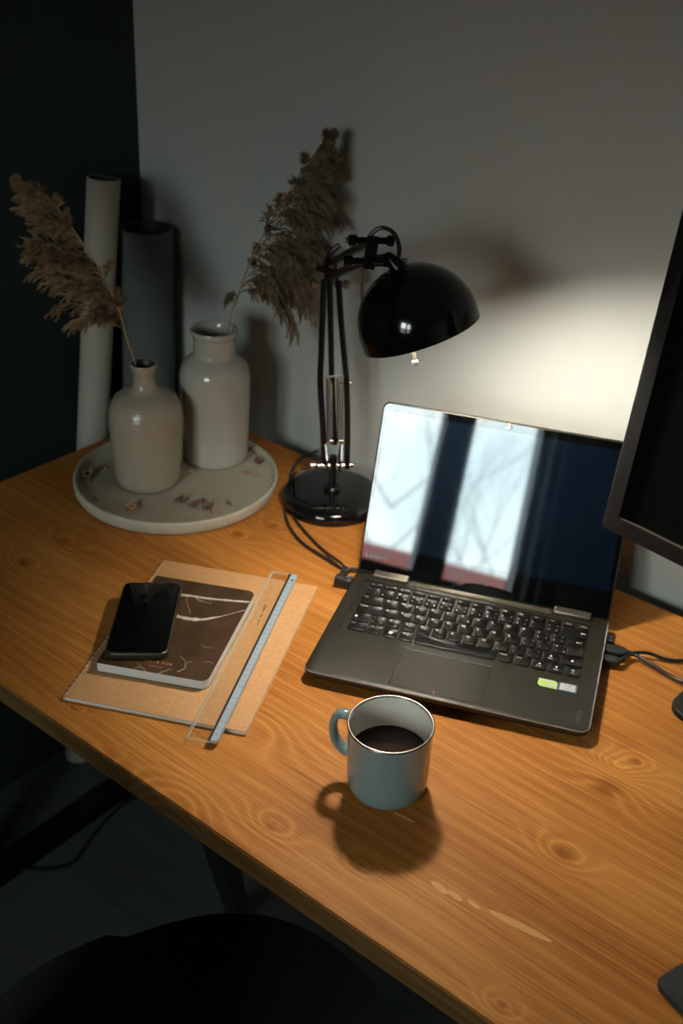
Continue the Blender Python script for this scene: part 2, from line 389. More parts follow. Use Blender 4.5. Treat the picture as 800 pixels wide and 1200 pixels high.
box(bm, WX0, WX1, WY - .25, WY, ZF, WZ0); box(bm, WX0, WX1, WY - .25, WY, WZ1, ZC)
struct(finish(bm, 'wall_front', M['wall_dark'], smooth=False))
# window: frame, middle post, sill, two panes
wr = struct(empty('window_1', ((WX0 + WX1) / 2, WY - .1, WZ0)))
off = wr.location
bm = bmesh.new(); f = .03; y0, y1 = WY - .13, WY - .07
box(bm, WX0, WX0 + f, y0, y1, WZ0, WZ1); box(bm, WX1 - f, WX1, y0, y1, WZ0, WZ1)
box(bm, WX0 + f, WX1 - f, y0, y1, WZ0, WZ0 + f); box(bm, WX0 + f, WX1 - f, y0, y1, WZ1 - f, WZ1)
box(bm, 1.128, 1.242, y0 - .01, y1 + .01, WZ0 + f, WZ1 - f)
finish(bm, 'window_frame', M['frame_dark'], wr, smooth=False, off=off)
for a, b in ((WX0 + f, 1.128), (1.242, WX1 - f)):
    bm = bmesh.new(); box(bm, a, b, WY - .102, WY - .098, WZ0 + f, WZ1 - f); finish(bm, 'pane', M['pane'], wr, smooth=False, off=off)
bm = bmesh.new(); box(bm, WX0 - .04, WX1 + .04, WY - .07, WY + .08, WZ0 - .03, WZ0); finish(bm, 'window_sill', M['frame_dark'], wr, smooth=False, off=off)
# curtain
bm = bmesh.new()
cols = []
for i in range(61):
    x = 1.55 + i * .012; y = WY + .07 + .02 * math.sin(i * .9)
    cols.append((bm.verts.new((x, y, ZF + .02)), bm.verts.new((x, y, WZ1 + .2)), bm.verts.new((x, y - .006, WZ1 + .2)), bm.verts.new((x, y - .006, ZF + .02))))
for a, b in zip(cols, cols[1:]):
    for k in range(4): bm.faces.new((a[k], b[k], b[(k + 1) % 4], a[(k + 1) % 4]))
bm.faces.new(cols[0]); bm.faces.new(cols[-1])
tag(finish(bm, 'curtain', M['curtain']), 'dark navy curtain hanging beside the window mirrored in the laptop screen', 'curtain')

# outside, as mirrored in the laptop screen
bm = bmesh.new(); box(bm, -20, 30, -45, WY - .6, -3.6, -3.5); struct(finish(bm, 'ground', M['ground'], smooth=False))
hs = tag(empty('house', (4, -17, -3.5)), 'house with a red tiled roof mirrored in the laptop screen', 'house'); off = hs.location
bm = bmesh.new(); box(bm, -1, 9, -20, -14, -3.5, 1.95); finish(bm, 'house_wall', M['house'], hs, smooth=False, off=off)
bm = bmesh.new()
v = [bm.verts.new(p) for p in ((-1.3, -13.6, 1.85), (9.3, -13.6, 1.85), (9.3, -17, 3.15), (-1.3, -17, 3.15), (-1.3, -20.4, 1.85), (9.3, -20.4, 1.85))]
for q in ((0, 1, 2, 3), (3, 2, 5, 4), (0, 3, 4), (1, 5, 2), (0, 4, 5, 1)): bm.faces.new([v[i] for i in q])
finish(bm, 'roof', M['roof'], hs, smooth=False, off=off)
def tree(x, y, seed, label):
    rnd = random.Random(seed); bm = bmesh.new()
    def grow(p, d, ln, r, dep):
        pts = [p]; rad = [r]
        for k in range(4):
            d = (d + Vector((rnd.uniform(-.14, .14), rnd.uniform(-.1, .1), .05))).normalized(); p = p + d * ln / 4; pts.append(p); rad.append(r * (1 - .12 * (k + 1)))
        tube(bm, pts, rad, 5)
        if dep:
            for k in range(3 if dep > 1 else 3):
                dd = (d + Vector((rnd.uniform(-1, 1), rnd.uniform(-.7, .7), rnd.uniform(0, .8)))).normalized()
                grow(pts[rnd.choice((2, 3, 4))], dd, ln * rnd.uniform(.5, .8), r * .5, dep - 1)
    grow(Vector((x, y, -3.5)), Vector((0, 0, 1)), 5.6, .05, 0)
    for z in (.2, .7, 1.2, 1.6):
        for s in (-1, 1): grow(Vector((x, y, z)), Vector((s * rnd.uniform(.5, 1), rnd.uniform(-.4, .4), rnd.uniform(.7, 1.2))).normalized(), rnd.uniform(.7, 1.2), .008, 3)
    tag(finish(bm, 'tree', M['bark']), label, 'tree')
tree(1.78, -7, 3, 'bare tree mirrored in the left part of the laptop screen')
tree(3.55, -9.6, 8, 'bare branching tree mirrored in the middle of the laptop screen')

# ================================================================== DESK
DD, TH, DXR = .638, .0275, 1.75
desk = tag(empty('desk', (DXR / 2, -DD / 2, ZF)), 'long orange-stained pine desk with visible knots and black steel legs', 'desk'); off = desk.location
bm = bmesh.new(); box(bm, 0, DXR, -DD, 0, -TH, 0)
bmesh.ops.bevel(bm, geom=[e for e in bm.edges], offset=.0015, segments=2, affect='EDGES')
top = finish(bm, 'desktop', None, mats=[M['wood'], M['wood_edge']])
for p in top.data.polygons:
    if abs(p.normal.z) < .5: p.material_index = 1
if 1:
    pass
top.parent = desk; top.location = -desk.location
for x0, s in ((.012, 1), (DXR - .05, -1)):
    bm = bmesh.new(); box(bm, x0, x0 + .038, -DD + .04, -.03, ZF, ZF + .03); finish(bm, 'foot_rail', M['blackbar'], desk, smooth=False, off=off)
    for y in (-DD + .08, -.09):
        bm = bmesh.new(); box(bm, x0, x0 + .038, y - .02, y + .02, ZF + .03, -TH); finish(bm, 'leg', M['blackbar'], desk, smooth=False, off=off)
bm = bmesh.new(); bar(bm, (.663, -.600, -TH - .005), (.385, -.275, ZF + .01), .026, .026, (1, 0, 0)); finish(bm, 'leg', M['blackbar'], desk, smooth=False, off=off)

# ================================================================== LAMP
LB = Vector((.386, -.082, 0))
lamp = tag(empty('desk_lamp', LB), 'glossy black jointed desk lamp with dome shade behind the laptop', 'desk lamp')
AX = Vector((.7071, -.7071, 0)).normalized()          # towards the shade
PX = Vector((.7071, .7071, 0)).normalized()           # along the joint pins
def lp(h, a=0, p=0): return LB + AX * a + PX * p + Vector((0, 0, h))
def lq(h, a=0, p=0):                                # along the slightly leaning lower arm
    t = (h - .058) / .27; return lp(h, a - .03 * t, p - .009 * t)
def vpt(px, py, P):   # point on the sight line of a photograph position, on the upright plane through P
    n = Vector((F_.x, F_.y, 0)); d = F_ + R_ * ((px - 462.42) / 1339.07) - U_ * ((py - 525.62) / 1339.07)
    return C + d * ((Vector(P) - C).dot(n) / d.dot(n))
def lpart(bm, name, m, parent=None, **kw):
    if parent is None: parent = lamp
    return finish(bm, name, M[m] if isinstance(m, str) else m, parent, off=LB, **kw)
bm = bmesh.new(); lathe(bm, [(0, 0), (.0700, 0), (.0722, .002), (.0728, .008), (.0715, .0145), (.067, .0185), (.060, .0198), (0, .0205)], 96, c=LB)
lpart(bm, 'base', 'blackgloss')
bm = bmesh.new(); cyl(bm, lp(.019), lp(.075), .0055, 16); cyl(bm, lp(.019), lp(.027), .012, 24, bev=.002)
lpart(bm, 'swivel_post', 'blackbar')
# bracket above the post, carries pins and springs
for s in (-1, 1):
    bm = bmesh.new()
    pts = [lp(.052, -.008, s * .009), lp(.052, .010, s * .009), lp(.075, .014, s * .010), lp(.098, -.004, s * .012), lp(.098, -.012, s * .012), lp(.07, -.012, s * .009)]
    a = [bm.verts.new(p + PX * .001) for p in pts]; b = [bm.verts.new(p - PX * .001) for p in pts]
    bm.faces.new(a); bm.faces.new(b)
    for i in range(len(pts)): j = (i + 1) % len(pts); bm.faces.new((a[i], a[j], b[j], b[i]))
    lpart(bm, 'bracket', 'blackbar', smooth=False)
bm = bmesh.new(); cyl(bm, lp(.060, 0, -.026), lp(.060, 0, .030), .0030, 14); 
for p in (-.012, 0, .012): cyl(bm, lp(.060, 0, p - .0052), lp(.060, 0, p + .0052), .0044, 16, bev=.0006)
lpart(bm, 'joint_pin', 'chrome')
bm = bmesh.new(); cyl(bm, lp(.060, 0, -.034), lp(.060, 0, -.0235), .0058, 16, bev=.002); lpart(bm, 'knob', 'chrome')
# lower arms
def lower(p0, p1, p2, p3, a=0):
    bm = bmesh.new(); pts = smooth_path([lq(.055, a, p0), lq(.115, a, p0 - (0.001 if p0 < 0 else -.001)), lq(.18, a, p1), lq(.225, a, (p1 * .55 + p2 * .45)), lq(.275, a, p2), lq(.326, a, p3)], 6)
    tube(bm, pts, .0045, 10, sx=.9); lpart(bm, 'lower_arm', 'blackbar')
lower(-.0125, -.0165, -.0125, -.0100)
lower(.0200, .0200, .0125, .0095)
bm = bmesh.new(); tube(bm, [lq(.090, -.004, .003), lq(.2, -.004, -.0005), lq(.326, -.002, -.0020)], .0040, 10); lpart(bm, 'lower_arm', 'blackbar')
bm = bmesh.new(); cyl(bm, lq(.192, .001, -.014), lq(.192, .001, .0165), .0016, 10); lpart(bm, 'cross_pin', 'steel')
for p in (-.0025, .0120):
    bm = bmesh.new(); n = 34; pts = []
    for i in range(n * 10 + 1):
        t = i / (n * 10); ang = t * n * 2 * PI; h = .184 - t * .080
        pts.append(lq(h, .003 + .0026 * math.cos(ang), p + .0026 * math.sin(ang)))
    tube(bm, pts, .00095, 4); cyl(bm, lq(.103, .003, p), lq(.185, .003, p), .0022, 10)
    cyl(bm, lq(.182, .003, p), lq(.192, .001, p), .001, 6); cyl(bm, lq(.093, .003, p), lq(.104, .003, p), .001, 6)
    cyl(bm, lq(.098, .003, p - .003), lq(.098, .003, p + .003), .0030, 12)
    lpart(bm, 'spring', 'steel')
    bm = bmesh.new(); cyl(bm, lq(.095, -.001, p - .0048), lq(.188, -.001, p - .0048), .0010, 8); lpart(bm, 'tension_rod', 'blackbar')
bm = bmesh.new(); cyl(bm, lq(.182, .0, .0230), lq(.182, .0, .0270), .0028, 12, bev=.001); lpart(bm, 'screw', 'chrome')
# elbow
bm = bmesh.new(); cyl(bm, lq(.320, -.002, -.019), lq(.320, -.002, .017), .0025, 12)
for p in (-.0235, .0205): cyl(bm, lq(.320, -.002, p - .0045), lq(.320, -.002, p + .0045), .0062, 14, bev=.002)
lpart(bm, 'elbow_bolt', 'steel')
bm = bmesh.new()
for q in (-.0085, .0060): bar(bm, lq(.316, -.004, q), lq(.348, .001, q), .010, .0022, AX)
bar(bm, lq(.345, .006, -.0200), lq(.336, .006, .008), .009, .0035, (0, 0, 1)); bar(bm, lq(.332, .004, -.009), lq(.332, .004, .009), .006, .006, (0, 0, 1))
lpart(bm, 'elbow_plate', 'blackbar', smooth=False)
HD = Vector((.600, -.2485, .4735))                   # head joint
RC = Vector((.6468, -.2642, .3866)); SN = Vector((.372, .135, -.9185)).normalized(); SR = .0648
e1 = lq(.349, .0); e2 = lq(.333, .004)
h1 = Vector((.595, -.290, .481)); h2 = Vector((.5955, -.2965, .4605))
for a, b in ((e1, h1), (e2, h2)):
    bm = bmesh.new()
    bar(bm, a, b, .0085, .006, (0, 0, 1)); lpart(bm, 'upper_arm', 'blackbar', smooth=False)
# lever at the elbow
bm = bmesh.new(); tube(bm, smooth_path([vpt(382, 314, e1), vpt(384, 303, e1), vpt(389, 294, e1), vpt(398, 287, e1)], 5), .0036, 8); lpart(bm, 'lever', 'blackbar')
for h in (h1, h2):
    bm = bmesh.new(); cyl(bm, h - PX * .020, h + PX * .018, .0036, 14)
    cyl(bm, h - PX * .026, h - PX * .016, .0058, 16, bev=.0015); cyl(bm, h + PX * .014, h + PX * .022, .0058, 16, bev=.0015)
    lpart(bm, 'head_knob', 'blackbar')
    bm = bmesh.new(); cyl(bm, h - PX * .0285, h - PX * .026, .003, 12); lpart(bm, 'screw', 'steel')
BO = (Vector((-1, -.3, 0)) - SN * Vector((-1, -.3, 0)).dot(SN)).normalized() * .008
AP = RC - SN * (SR + .0107)                           # crown of the dome
bm = bmesh.new()
bar(bm, h1 + Vector((0, 0, .005)), h2 - Vector((0, 0, .008)), .012, .006, PX); bar(bm, h2 - PX * .004, h2 + PX * .022 + Vector((0, 0, .002)), .010, .010, (0, 0, 1))
lpart(bm, 'head_bracket', 'blackbar', smooth=False)
SOCK = AP - SN * .024
bm = bmesh.new()
tube(bm, [h2 + PX * .006, AP - SN * .010 - PX * .008, AP + SN * .002 - PX * .002], [.005, .006, .010], 14)
lpart(bm, 'lamp_neck', 'blackbar')
bm = bmesh.new(); bar(bm, h2 + PX * .004 + AX * .006, AP - SN * .004 - PX * .012, .006, .002, AX); bar(bm, h2 + PX * .012 + Vector((0, 0, .006)), AP - SN * .005 + PX * .008, .006, .002, AX); cyl(bm, AP - SN * .006 - PX * .014, AP - SN * .006 + PX * .010, .003, 12)
lpart(bm, 'bracket_screws', 'steel', smooth=False)
# shade: outer black dome, white inside
prof = [(0, .0755)]
for i in range(1, 25):
    t = i / 24 * PI / 2; prof.append((SR * math.sin(t), .0107 + SR * math.cos(t)))
prof.append((SR, 0)); mis = [0] * 25
inn = [(SR - .0014, 0), (SR - .0014, .0107)]
for i in range(24, 0, -1):
    t = i / 24 * PI / 2; inn.append(((SR - .0014) * math.sin(t), .0107 + (SR - .0014) * math.cos(t)))
inn.append((0, .0107 + SR - .0014)); mis += [0] + [1] * (len(inn) - 1)
bm = bmesh.new(); lathe(bm, prof + inn, 96, M4=frame_m(RC, -SN), mis=mis)
lpart(bm, 'lamp_shade', None, mats=[M['blackgloss'], M['shade_in']], angle=60)
bm = bmesh.new(); cyl(bm, RC + BO - SN * .070, RC + BO - SN * .046, .013, 20); lpart(bm, 'socket', 'blackbar')
bm = bmesh.new(); bc = .0335; br = .0200
lathe(bm, [(.009, .048), (.009, .042)] + [(br * math.sin(t), bc + br * math.cos(t)) for t in [k / 14 * PI for k in range(3, 15)]], 28, M4=frame_m(RC + BO, -SN))
lpart(bm, 'bulb', 'bulb')
SWP = RC - Vector((F_.x, F_.y, 0)).normalized() * .052
bm = bmesh.new(); sa = vpt(484, 408, SWP); sb = vpt(486.5, 425, SWP)
cyl(bm, sa, sb, .0018, 10); bmesh.ops.create_uvsphere(bm, u_segments=14, v_segments=10, radius=.0036, matrix=T(sb))
lpart(bm, 'switch', 'switchm')
# short cable looping from the arm into the head
bm = bmesh.new()
pts = [vpt(433, 306, h1), vpt(432, 290, h1), vpt(434, 276, h1), vpt(446, 267, h1), vpt(460, 272, h1), vpt(467, 286, h1), vpt(467, 300, h1), vpt(461, 309, h1)]
tube(bm, smooth_path(pts, 6), .0024, 8); lpart(bm, 'flex', 'cable')
# long cable: down the arm, around the base and across the desk to the laptop side
def on_desk(px, py, z=0.003):
    d = F_ + R_ * ((px - 462.42) / 1339.07) - U_ * ((py - 525.62) / 1339.07); s = (z - C.z) / d.z; return C + d * s
bm = bmesh.new()
pts = [lp(.050, -.004, -.036), lp(.040, -.01, -.055), on_desk(343, 566, .012), on_desk(334, 590, .0035), on_desk(337, 612), on_desk(352, 634), on_desk(378, 652), on_desk(400, 666)]
tube(bm, smooth_path(pts, 8), .0021, 8); lpart(bm, 'power_cord', 'cable')

# ================================================================== LAPTOP
LT = .3848; LW, LD = .323, .224
lap = tag(empty('laptop', (.6225, -.4156, 0), LT), 'open dark grey laptop with a glossy screen mirroring a bright window', 'laptop')
def ll(x, y): return (x / 1000, y / 1000)
bm = bmesh.new(); prism(bm, rrect(LW, LD - .010, [.012, .012, .003, .003], 8), .0085, .017, .0024, 4); prism(bm, rrect(LW - .012, LD - .020, [.010, .010, .003, .003], 8, .006, .006), .003, .012, .002, 3)
base = finish(bm, 'body', M['deck'], lap, angle=50)
bmc = bmesh.new(); prism(bmc, rrect(.2925, .1165, .002, 3, .0155, .0805), .0160, .02); boolean(base, bmc)
bmc = bmesh.new(); prism(bmc, rrect(.1055, .0700, .001, 3, .0983, .0068), .0163, .02); boolean(base, bmc)
base.data.materials.clear(); base.data.materials.append(M['deck'])
for x, y in ((.03, .025), (.293, .025), (.03, .19), (.293, .19)):
    bm = bmesh.new(); cyl(bm, (x, y, 0), (x, y, .0032), .007, 16); finish(bm, 'rubber_foot', M['rubber'], lap)
# bright machined edge round the rim of the body
bm = bmesh.new()
o1 = rrect(LW, LD - .010, [.012, .012, .003, .003], 8)
nE = 9
path = [Vector((x, y, .0152)) for x, y in o1]
# front and right side only catch light, the line runs all round
def outset(p): return p
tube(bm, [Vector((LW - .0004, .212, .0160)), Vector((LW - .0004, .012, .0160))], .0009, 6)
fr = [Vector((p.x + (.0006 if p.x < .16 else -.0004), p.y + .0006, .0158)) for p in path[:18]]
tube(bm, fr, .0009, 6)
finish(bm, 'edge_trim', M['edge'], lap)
# touchpad
bm = bmesh.new(); prism(bm, rrect(.1045, .0690, .0015, 3, .0988, .0073), .0158, .0168, .0002, 1); finish(bm, 'touchpad', M['deck'], lap)
bm = bmesh.new(); box(bm, .0990, .2032, .0762, .0772, .0168, .01725); box(bm, .2030, .2040, .0740, .0772, .0168, .0172); finish(bm, 'touchpad_trim', M['edge'], lap, smooth=False)
bm = bmesh.new(); box(bm, .1497, .1503, .0075, .0130, .0168, .01695); finish(bm, 'touchpad_mark', M['orange'], lap, smooth=False)
# keys
P_ = .01895; K0 = .0222
rowv = [(.0911, .1072), (.1098, .1262), (.1290, .1452), (.1482, .1644), (.1674, .1836), (.1862, .1940)]
rows = [
 [(1.35, 'Ctrl', 1), (1, 'Fn', 1), (1, 'win', 2), (1, 'Alt', 1), (5.25, '', 0), (1.05, 'AltGr', 1), (1.05, 'Ctrl', 1), (1.05, '\u25c4', 3), (1.05, '\u25bc', 3), (1.0, '\u25ba', 3)],
 [(1.25, '\u21e7', 4), (1, '\\|', 5), (1, 'ZY', 6), (1, 'X', 0), (1, 'C', 0), (1, 'V', 0), (1, 'B', 0), (1, 'N', 0), (1, 'M', 0), (1, ',;', 5), (1, '.:', 5), (1, '-_', 5), (1.1, '\u25b2', 3), (1.45, '\u21e7', 4)],
 [(1.75, 'CapsLk', 1)] + [(1, c, 0) for c in 'ASDFGHJKL'] + [(1, '"+', 5), (1, "'*", 5), (1, '#~', 5)],
 [(1.5, 'Tab', 1)] + [(1, c, 0) for c in 'QWERT'] + [(1, 'YZ', 6)] + [(1, c, 0) for c in 'UIOP'] + [(1, '{(', 5), (1, '})', 5)],
 [(1, c, 5) for c in ('~`', '!1', '@2', '#3', '$4', '%5', '^6', '&7', '*8', '(9', ')0', '-_', '+=')] + [(1.8, '\u2190', 4)],
 [(1, 'Esc', 7)] + [(1, 'F%d' % i, 7) for i in range(1, 13)] + [(.95, 'Insert', 7), (.85, 'Delete', 7)]]
kcache = {}
def key_mesh(w_, h_):
    k = (round(w_, 5), round(h_, 5))
    if k not in kcache:
        bm = bmesh.new(); rb = .0028 if h_ > .01 else .0018
        prism(bm, rrect(w_, h_, [rb, rb, .0012, .0012], 4, -w_ / 2, -h_ / 2), 0, .0016, .0004, 2)
        kcache[k] = finish(bm, 'key', M['key'])
        kcache[k + ('used',)] = False
    if not kcache[k + ('used',)]:
        kcache[k + ('used',)] = True; return kcache[k]
    c = kcache[k].copy(); COL.objects.link(c); return c
def add_key(x0, x1, y0, y1, s, kind):
    w_, h_ = x1 - x0, y1 - y0
    o = key_mesh(w_, h_); o.parent = lap; o.location = ((x0 + x1) / 2, (y0 + y1) / 2, .0161)
    if not s: return
    bm = bmesh.new(); z = .00166; l = -w_ / 2 + .0022; t = h_ / 2 - .0035
    if kind == 0: text_bm(bm, s, .0052, T((l, t - .0003, z)))
    elif kind == 1: text_bm(bm, s, .0034, T((l, t, z)))
    elif kind == 2:
        for i in (0, 1):
            for j in (0, 1): box(bm, -.0022 + i * .0023, -.0002 + i * .0023, -.0018 + j * .0021, .0001 + j * .0021, z, z + .00003)
    elif kind == 3:
        dr = {'\u25c4': PI, '\u25ba': 0, '\u25b2': PI / 2, '\u25bc': -PI / 2}[s]
        vs = [bm.verts.new((.0021 * math.cos(dr + a), .0021 * math.sin(dr + a) + .0015, z)) for a in (0, 2.3, -2.3)]; bm.faces.new(vs)
        text_bm(bm, {'\u25c4': 'Home', '\u25ba': 'End', '\u25b2': 'PgUp', '\u25bc': 'PgDn'}[s], .0026, T((0, -.0030, z)), align='CENTER')
    elif kind == 4:
        if s == '\u2190':
            box(bm, w_ / 2 - .0075, w_ / 2 - .0025, -.0005, .0005, z, z + .00003); vs = [bm.verts.new(p) for p in ((w_ / 2 - .0092, 0, z), (w_ / 2 - .0068, -.0017, z), (w_ / 2 - .0068, .0017, z))]; bm.faces.new(vs)
        else:
            cx = l + .002 if x0 < .1 else .001
            vs = [bm.verts.new(p) for p in ((cx - .0022, 0, z), (cx + .0022, 0, z), (cx, .0024, z))]; bm.faces.new(vs); box(bm, cx - .0010, cx + .0010, -.0018, 0, z, z + .00003)
    elif kind == 5:
        text_bm(bm, s[0], .0040, T((l, t, z))); text_bm(bm, s[1], .0040, T((l, -h_ / 2 + .004, z)))
        text_bm(bm, s[0], .0030, T((w_ / 2 - .0042, -h_ / 2 + .0037, z)))
        text_bm(bm, s[1], .0030, T((w_ / 2 - .0042, t, z)))
    elif kind == 6:
        text_bm(bm, s[0], .0050, T((l, t, z))); text_bm(bm, s[1], .0046, T((w_ / 2 - .0058, -h_ / 2 + .0042, z)))
    elif kind == 7: text_bm(bm, s, .0030, T((-w_ / 2 + .003, 0, z)))
    finish(bm, 'legend', M['legend'], o, smooth=False)
for (y0, y1), row in zip(rowv, rows):
    x = K0
    for w_, s, kind in row:
        add_key(x + .0014, x + w_ * P_ - .0014, y0, y1, s, kind); x += w_ * P_
x_end = K0 + 14.75 * P_
# tall return key
bm = bmesh.new(); xa = K0 + 13.55 * P_; 
pts = [(xa + .0052, .1290), (x_end - .0014, .1290), (x_end - .0014, .1644), (xa + .0014 - .0000, .1644), (xa + .0014, .1482), (xa + .0052, .1482)]
prism(bm, pts, .0161, .0177, .0004, 2)
k = finish(bm, 'key', M['key'], lap)
bm = bmesh.new(); z = .01776; xe = x_end - .0014
box(bm, xe - .0092, xe - .0045, .1552, .1560, z, z + .00003); box(bm, xe - .0049, xe - .0042, .1552, .1575, z, z + .00003); vs = [bm.verts.new(p) for p in ((xe - .0108, .1556, z), (xe - .0088, .1541, z), (xe - .0088, .1571, z))]; bm.faces.new(vs)
finish(bm, 'legend', M['legend'], k, smooth=False)
bm = bmesh.new(); box(bm, xa + .0022, xa + .0030, .1300, .1440, .0161, .0171); finish(bm, 'key_gap_strip', M['hinge'], lap, smooth=False)  # pale bar in the gap beside the return key
# vent bar between the hinges
bm = bmesh.new(); prism(bm, rrect(.1790, .0085, .001, 3, .0735, .2045), .0168, .0182, .0004, 2)
for i in range(50): box(bm, .112 + i * .0026, .1130 + i * .0026, .2043, .2060, .0180, .0186)
finish(bm, 'vent_bar', M['hinge'], lap)
for x0, x1 in ((.0230, .0690), (.2550, .3010)):
    bm = bmesh.new(); prism(bm, rrect(x1 - x0, .0130, .0015, 3, x0, .2055), .0168, .0215, .0015, 3); finish(bm, 'hinge', M['hinge'], lap)
bm = bmesh.new(); prism(bm, rrect(.0120, .0022, .0010, 3, .0350, .1985), .0168, .0173); finish(bm, 'power_button', M['deck'], lap)
# lid
lid = bpy.data.objects.new('lid', bpy.data.meshes.new('lid')); 
bm = bmesh.new(); prism(bm, rrect(LW, .2220, [.004, .004, .009, .009], 8, 0, 0), -.0060, -.0004, .0016, 3)
lid = finish(bm, 'lid', M['deck'], lap); lid.location = (0, .216, .015); lid.rotation_euler = (1.1931, 0, 0)
bm = bmesh.new(); prism(bm, rrect(LW - .0044, .2170, [.002, .002, .0075, .0075], 8, .0022, .0028), -.0012, 0); finish(bm, 'screen_bezel', M['bezel'], lid, smooth=False)
bm = bmesh.new(); prism(bm, rrect(.3095, .1740, .0005, 2, .00675, .0365), -.0008, .0002); finish(bm, 'screen', M['glass_black'], lid, smooth=False)
bm = bmesh.new(); text_bm(bm, 'Lenovo', .0093, T((.0075, .0235, .00035)), spacing=1.02); finish(bm, 'logo', M['logo'], lid, smooth=False)
bm = bmesh.new(); rnd = random.Random(2)
g = [[bm.verts.new((.1590 + i * .00095, .2135 + j * .0012, .0005 + rnd.uniform(0, .0009))) for i in range(9)] for j in range(6)]
for j in range(5):
    for i in range(8): bm.faces.new((g[j][i], g[j][i + 1], g[j + 1][i + 1], g[j + 1][i]))
ex = bmesh.ops.extrude_face_region(bm, geom=bm.faces[:]); bmesh.ops.translate(bm, verts=[v for v in ex['geom'] if isinstance(v, bmesh.types.BMVert)], vec=(0, 0, -.0007))
finish(bm, 'webcam_cover', pmat('crumpled_foil', (.30, .28, .25), .3, .7), lid, smooth=False)
# wrist rest marks
bm = bmesh.new()
prism(bm, [ll(257.5, 62.5), ll(276, 60.8), ll(279.6, 63.5), ll(279.6, 72), ll(275.5, 75.5), ll(259, 76), ll(257.5, 75), ll(257, 66)][0:8] if False else [ll(260.5, 61.5), ll(279.5, 61.5), ll(279.5, 72.5), ll(276, 75.5), ll(257.3, 75.5), ll(257.3, 65)], .01700, .01715)
st = finish(bm, 'energy_sticker', M['green_st'], lap, smooth=False)
bm = bmesh.new(); prism(bm, rrect(.0165, .0028, .0005, 2, .2590, .0716), .01715, .0172); prism(bm, [(.2725 + .0055 * math.cos(a), .0662 + .0024 * math.sin(a)) for a in [i * PI / 12 for i in range(24)]], .01715, .0172)
finish(bm, 'sticker_print', M['grey_st'], st, smooth=False)
bm = bmesh.new(); prism(bm, rrect(.0210, .0145, .0010, 3, .2805, .0612), .0170, .01712); st = finish(bm, 'processor_sticker', M['blue_st'], lap, smooth=False)
bm = bmesh.new(); prism(bm, rrect(.0172, .0118, .0008, 3, .2824, .0630), .01712, .01718); finish(bm, 'sticker_print', M['white_st'], st, smooth=False)
bm = bmesh.new(); text_bm(bm, 'intel', .0050, T((.2910, .0715, .01722)), align='CENTER'); text_bm(bm, 'CORE i5', .0036, T((.2910, .0662, .01722)), align='CENTER'); finish(bm, 'sticker_text', M['legend_dim'], st, smooth=False)
bm = bmesh.new(); text_bm(bm, 'YOGA', .0072, T((.3092, .0120, .01703)) @ Matrix.Rotation(PI / 2, 4, 'Z'), spacing=1.15); finish(bm, 'wordmark', M['legend_dim'], lap, smooth=False)

# ================================================================== charger plug and right-hand cables
lapM = T((.6225, -.4156, 0)) @ Matrix.Rotation(LT, 4, 'Z')
def lw(x, y, z): return lapM @ Vector((x, y, z))
p0 = lw(-.0006, .1975, .0105)
ch = tag(empty('charger_cable', (p0.x, p0.y, 0)), 'black charger cable with a square plug in the left side of the laptop', 'cable')
bm = bmesh.new(); prism(bm, rrect(.0230, .0115, .002, 3, -.0236, .1900), .0045, .0155, .0015, 3); bmesh.ops.transform(bm, matrix=lapM, verts=bm.verts); finish(bm, 'plug', M['rubber'], ch, off=ch.location)
bm = bmesh.new()
tube(bm, smooth_path([lw(-.019, .200, .010), lw(-.018, .212, .008), lw(-.016, .226, .0045), lw(-.024, .236, .0035), on_desk(398, 659, .0075), on_desk(375, 641, .0035), on_desk(350, 614, .0035), on_desk(341, 596, .0035), on_desk(338, 570, .0035), on_desk(349, 540, .0035), on_desk(372, 528, .0035)], 8), .0019, 8)
finish(bm, 'cord', M['cable'], ch, off=ch.location)
bm = bmesh.new(); tube(bm, smooth_path([lw(-.020, .226, .004), lw(-.012, .231, .006), lw(-.003, .232, .006), lw(.004, .228, .006)], 6), .0024, 8)
bar(bm, lw(-.021, .212, .005), lw(-.021, .232, .005), .006, .005, (0, 0, 1)); finish(bm, 'cable_tie', M['rubber'], ch, off=ch.location)
def usb(y, z, label, pts, ln, wd, ht):
    p0 = lw(LW + .0006, y, z)
    c = tag(empty('data_cable', (p0.x, p0.y, 0)), label, 'cable', 'cables plugged into the right side of the laptop')
    bm = bmesh.new(); prism(bm, rrect(ln, wd, [.001, wd * .42, wd * .42, .001], 4, LW + .0007, y - wd / 2), z - ht / 2, z + ht / 2, .0012, 3)
    bmesh.ops.transform(bm, matrix=lapM, verts=bm.verts)
    finish(bm, 'plug', M['rubber'], c, off=c.location)
    st_ = lw(LW + ln - .002, y, z)
    bm = bmesh.new(); tube(bm, smooth_path([st_] + pts, 8), .0022, 10); finish(bm, 'cord', M['cable'], c, off=c.location)
    bm = bmesh.new(); d = (Vector(pts[0]) - st_).normalized(); tube(bm, [st_ - d * .002, st_ + d * .009], [.0042, .0028], 12); finish(bm, 'strain_relief', M['rubber'], c, off=c.location)
usb(.1655, .0098, 'black cable with a broad plug in the laptop side, farther from the mug', [on_desk(758, 765, .0085), on_desk(778, 772, .0045), on_desk(800, 774, .0045), on_desk(830, 768, .0135), on_desk(900, 745, .0145)], .026, .0145, .0085)
usb(.1475, .0088, 'glossy black cable below the broad-plugged one, nearer to the mug', [on_desk(741, 767, .0085), on_desk(762, 778, .0075), on_desk(781, 790, .005), on_desk(798, 798, .006), on_desk(830, 808, .0145), on_desk(900, 810, .0145)], .020, .0120, .0075)
p0 = lw(LW, .1860, 0)
bm = bmesh.new(); prism(bm, rrect(.0095, .0125, .0015, 3, LW + .0006, .1800), .0055, .0125, .001, 3); bmesh.ops.transform(bm, matrix=lapM, verts=bm.verts)
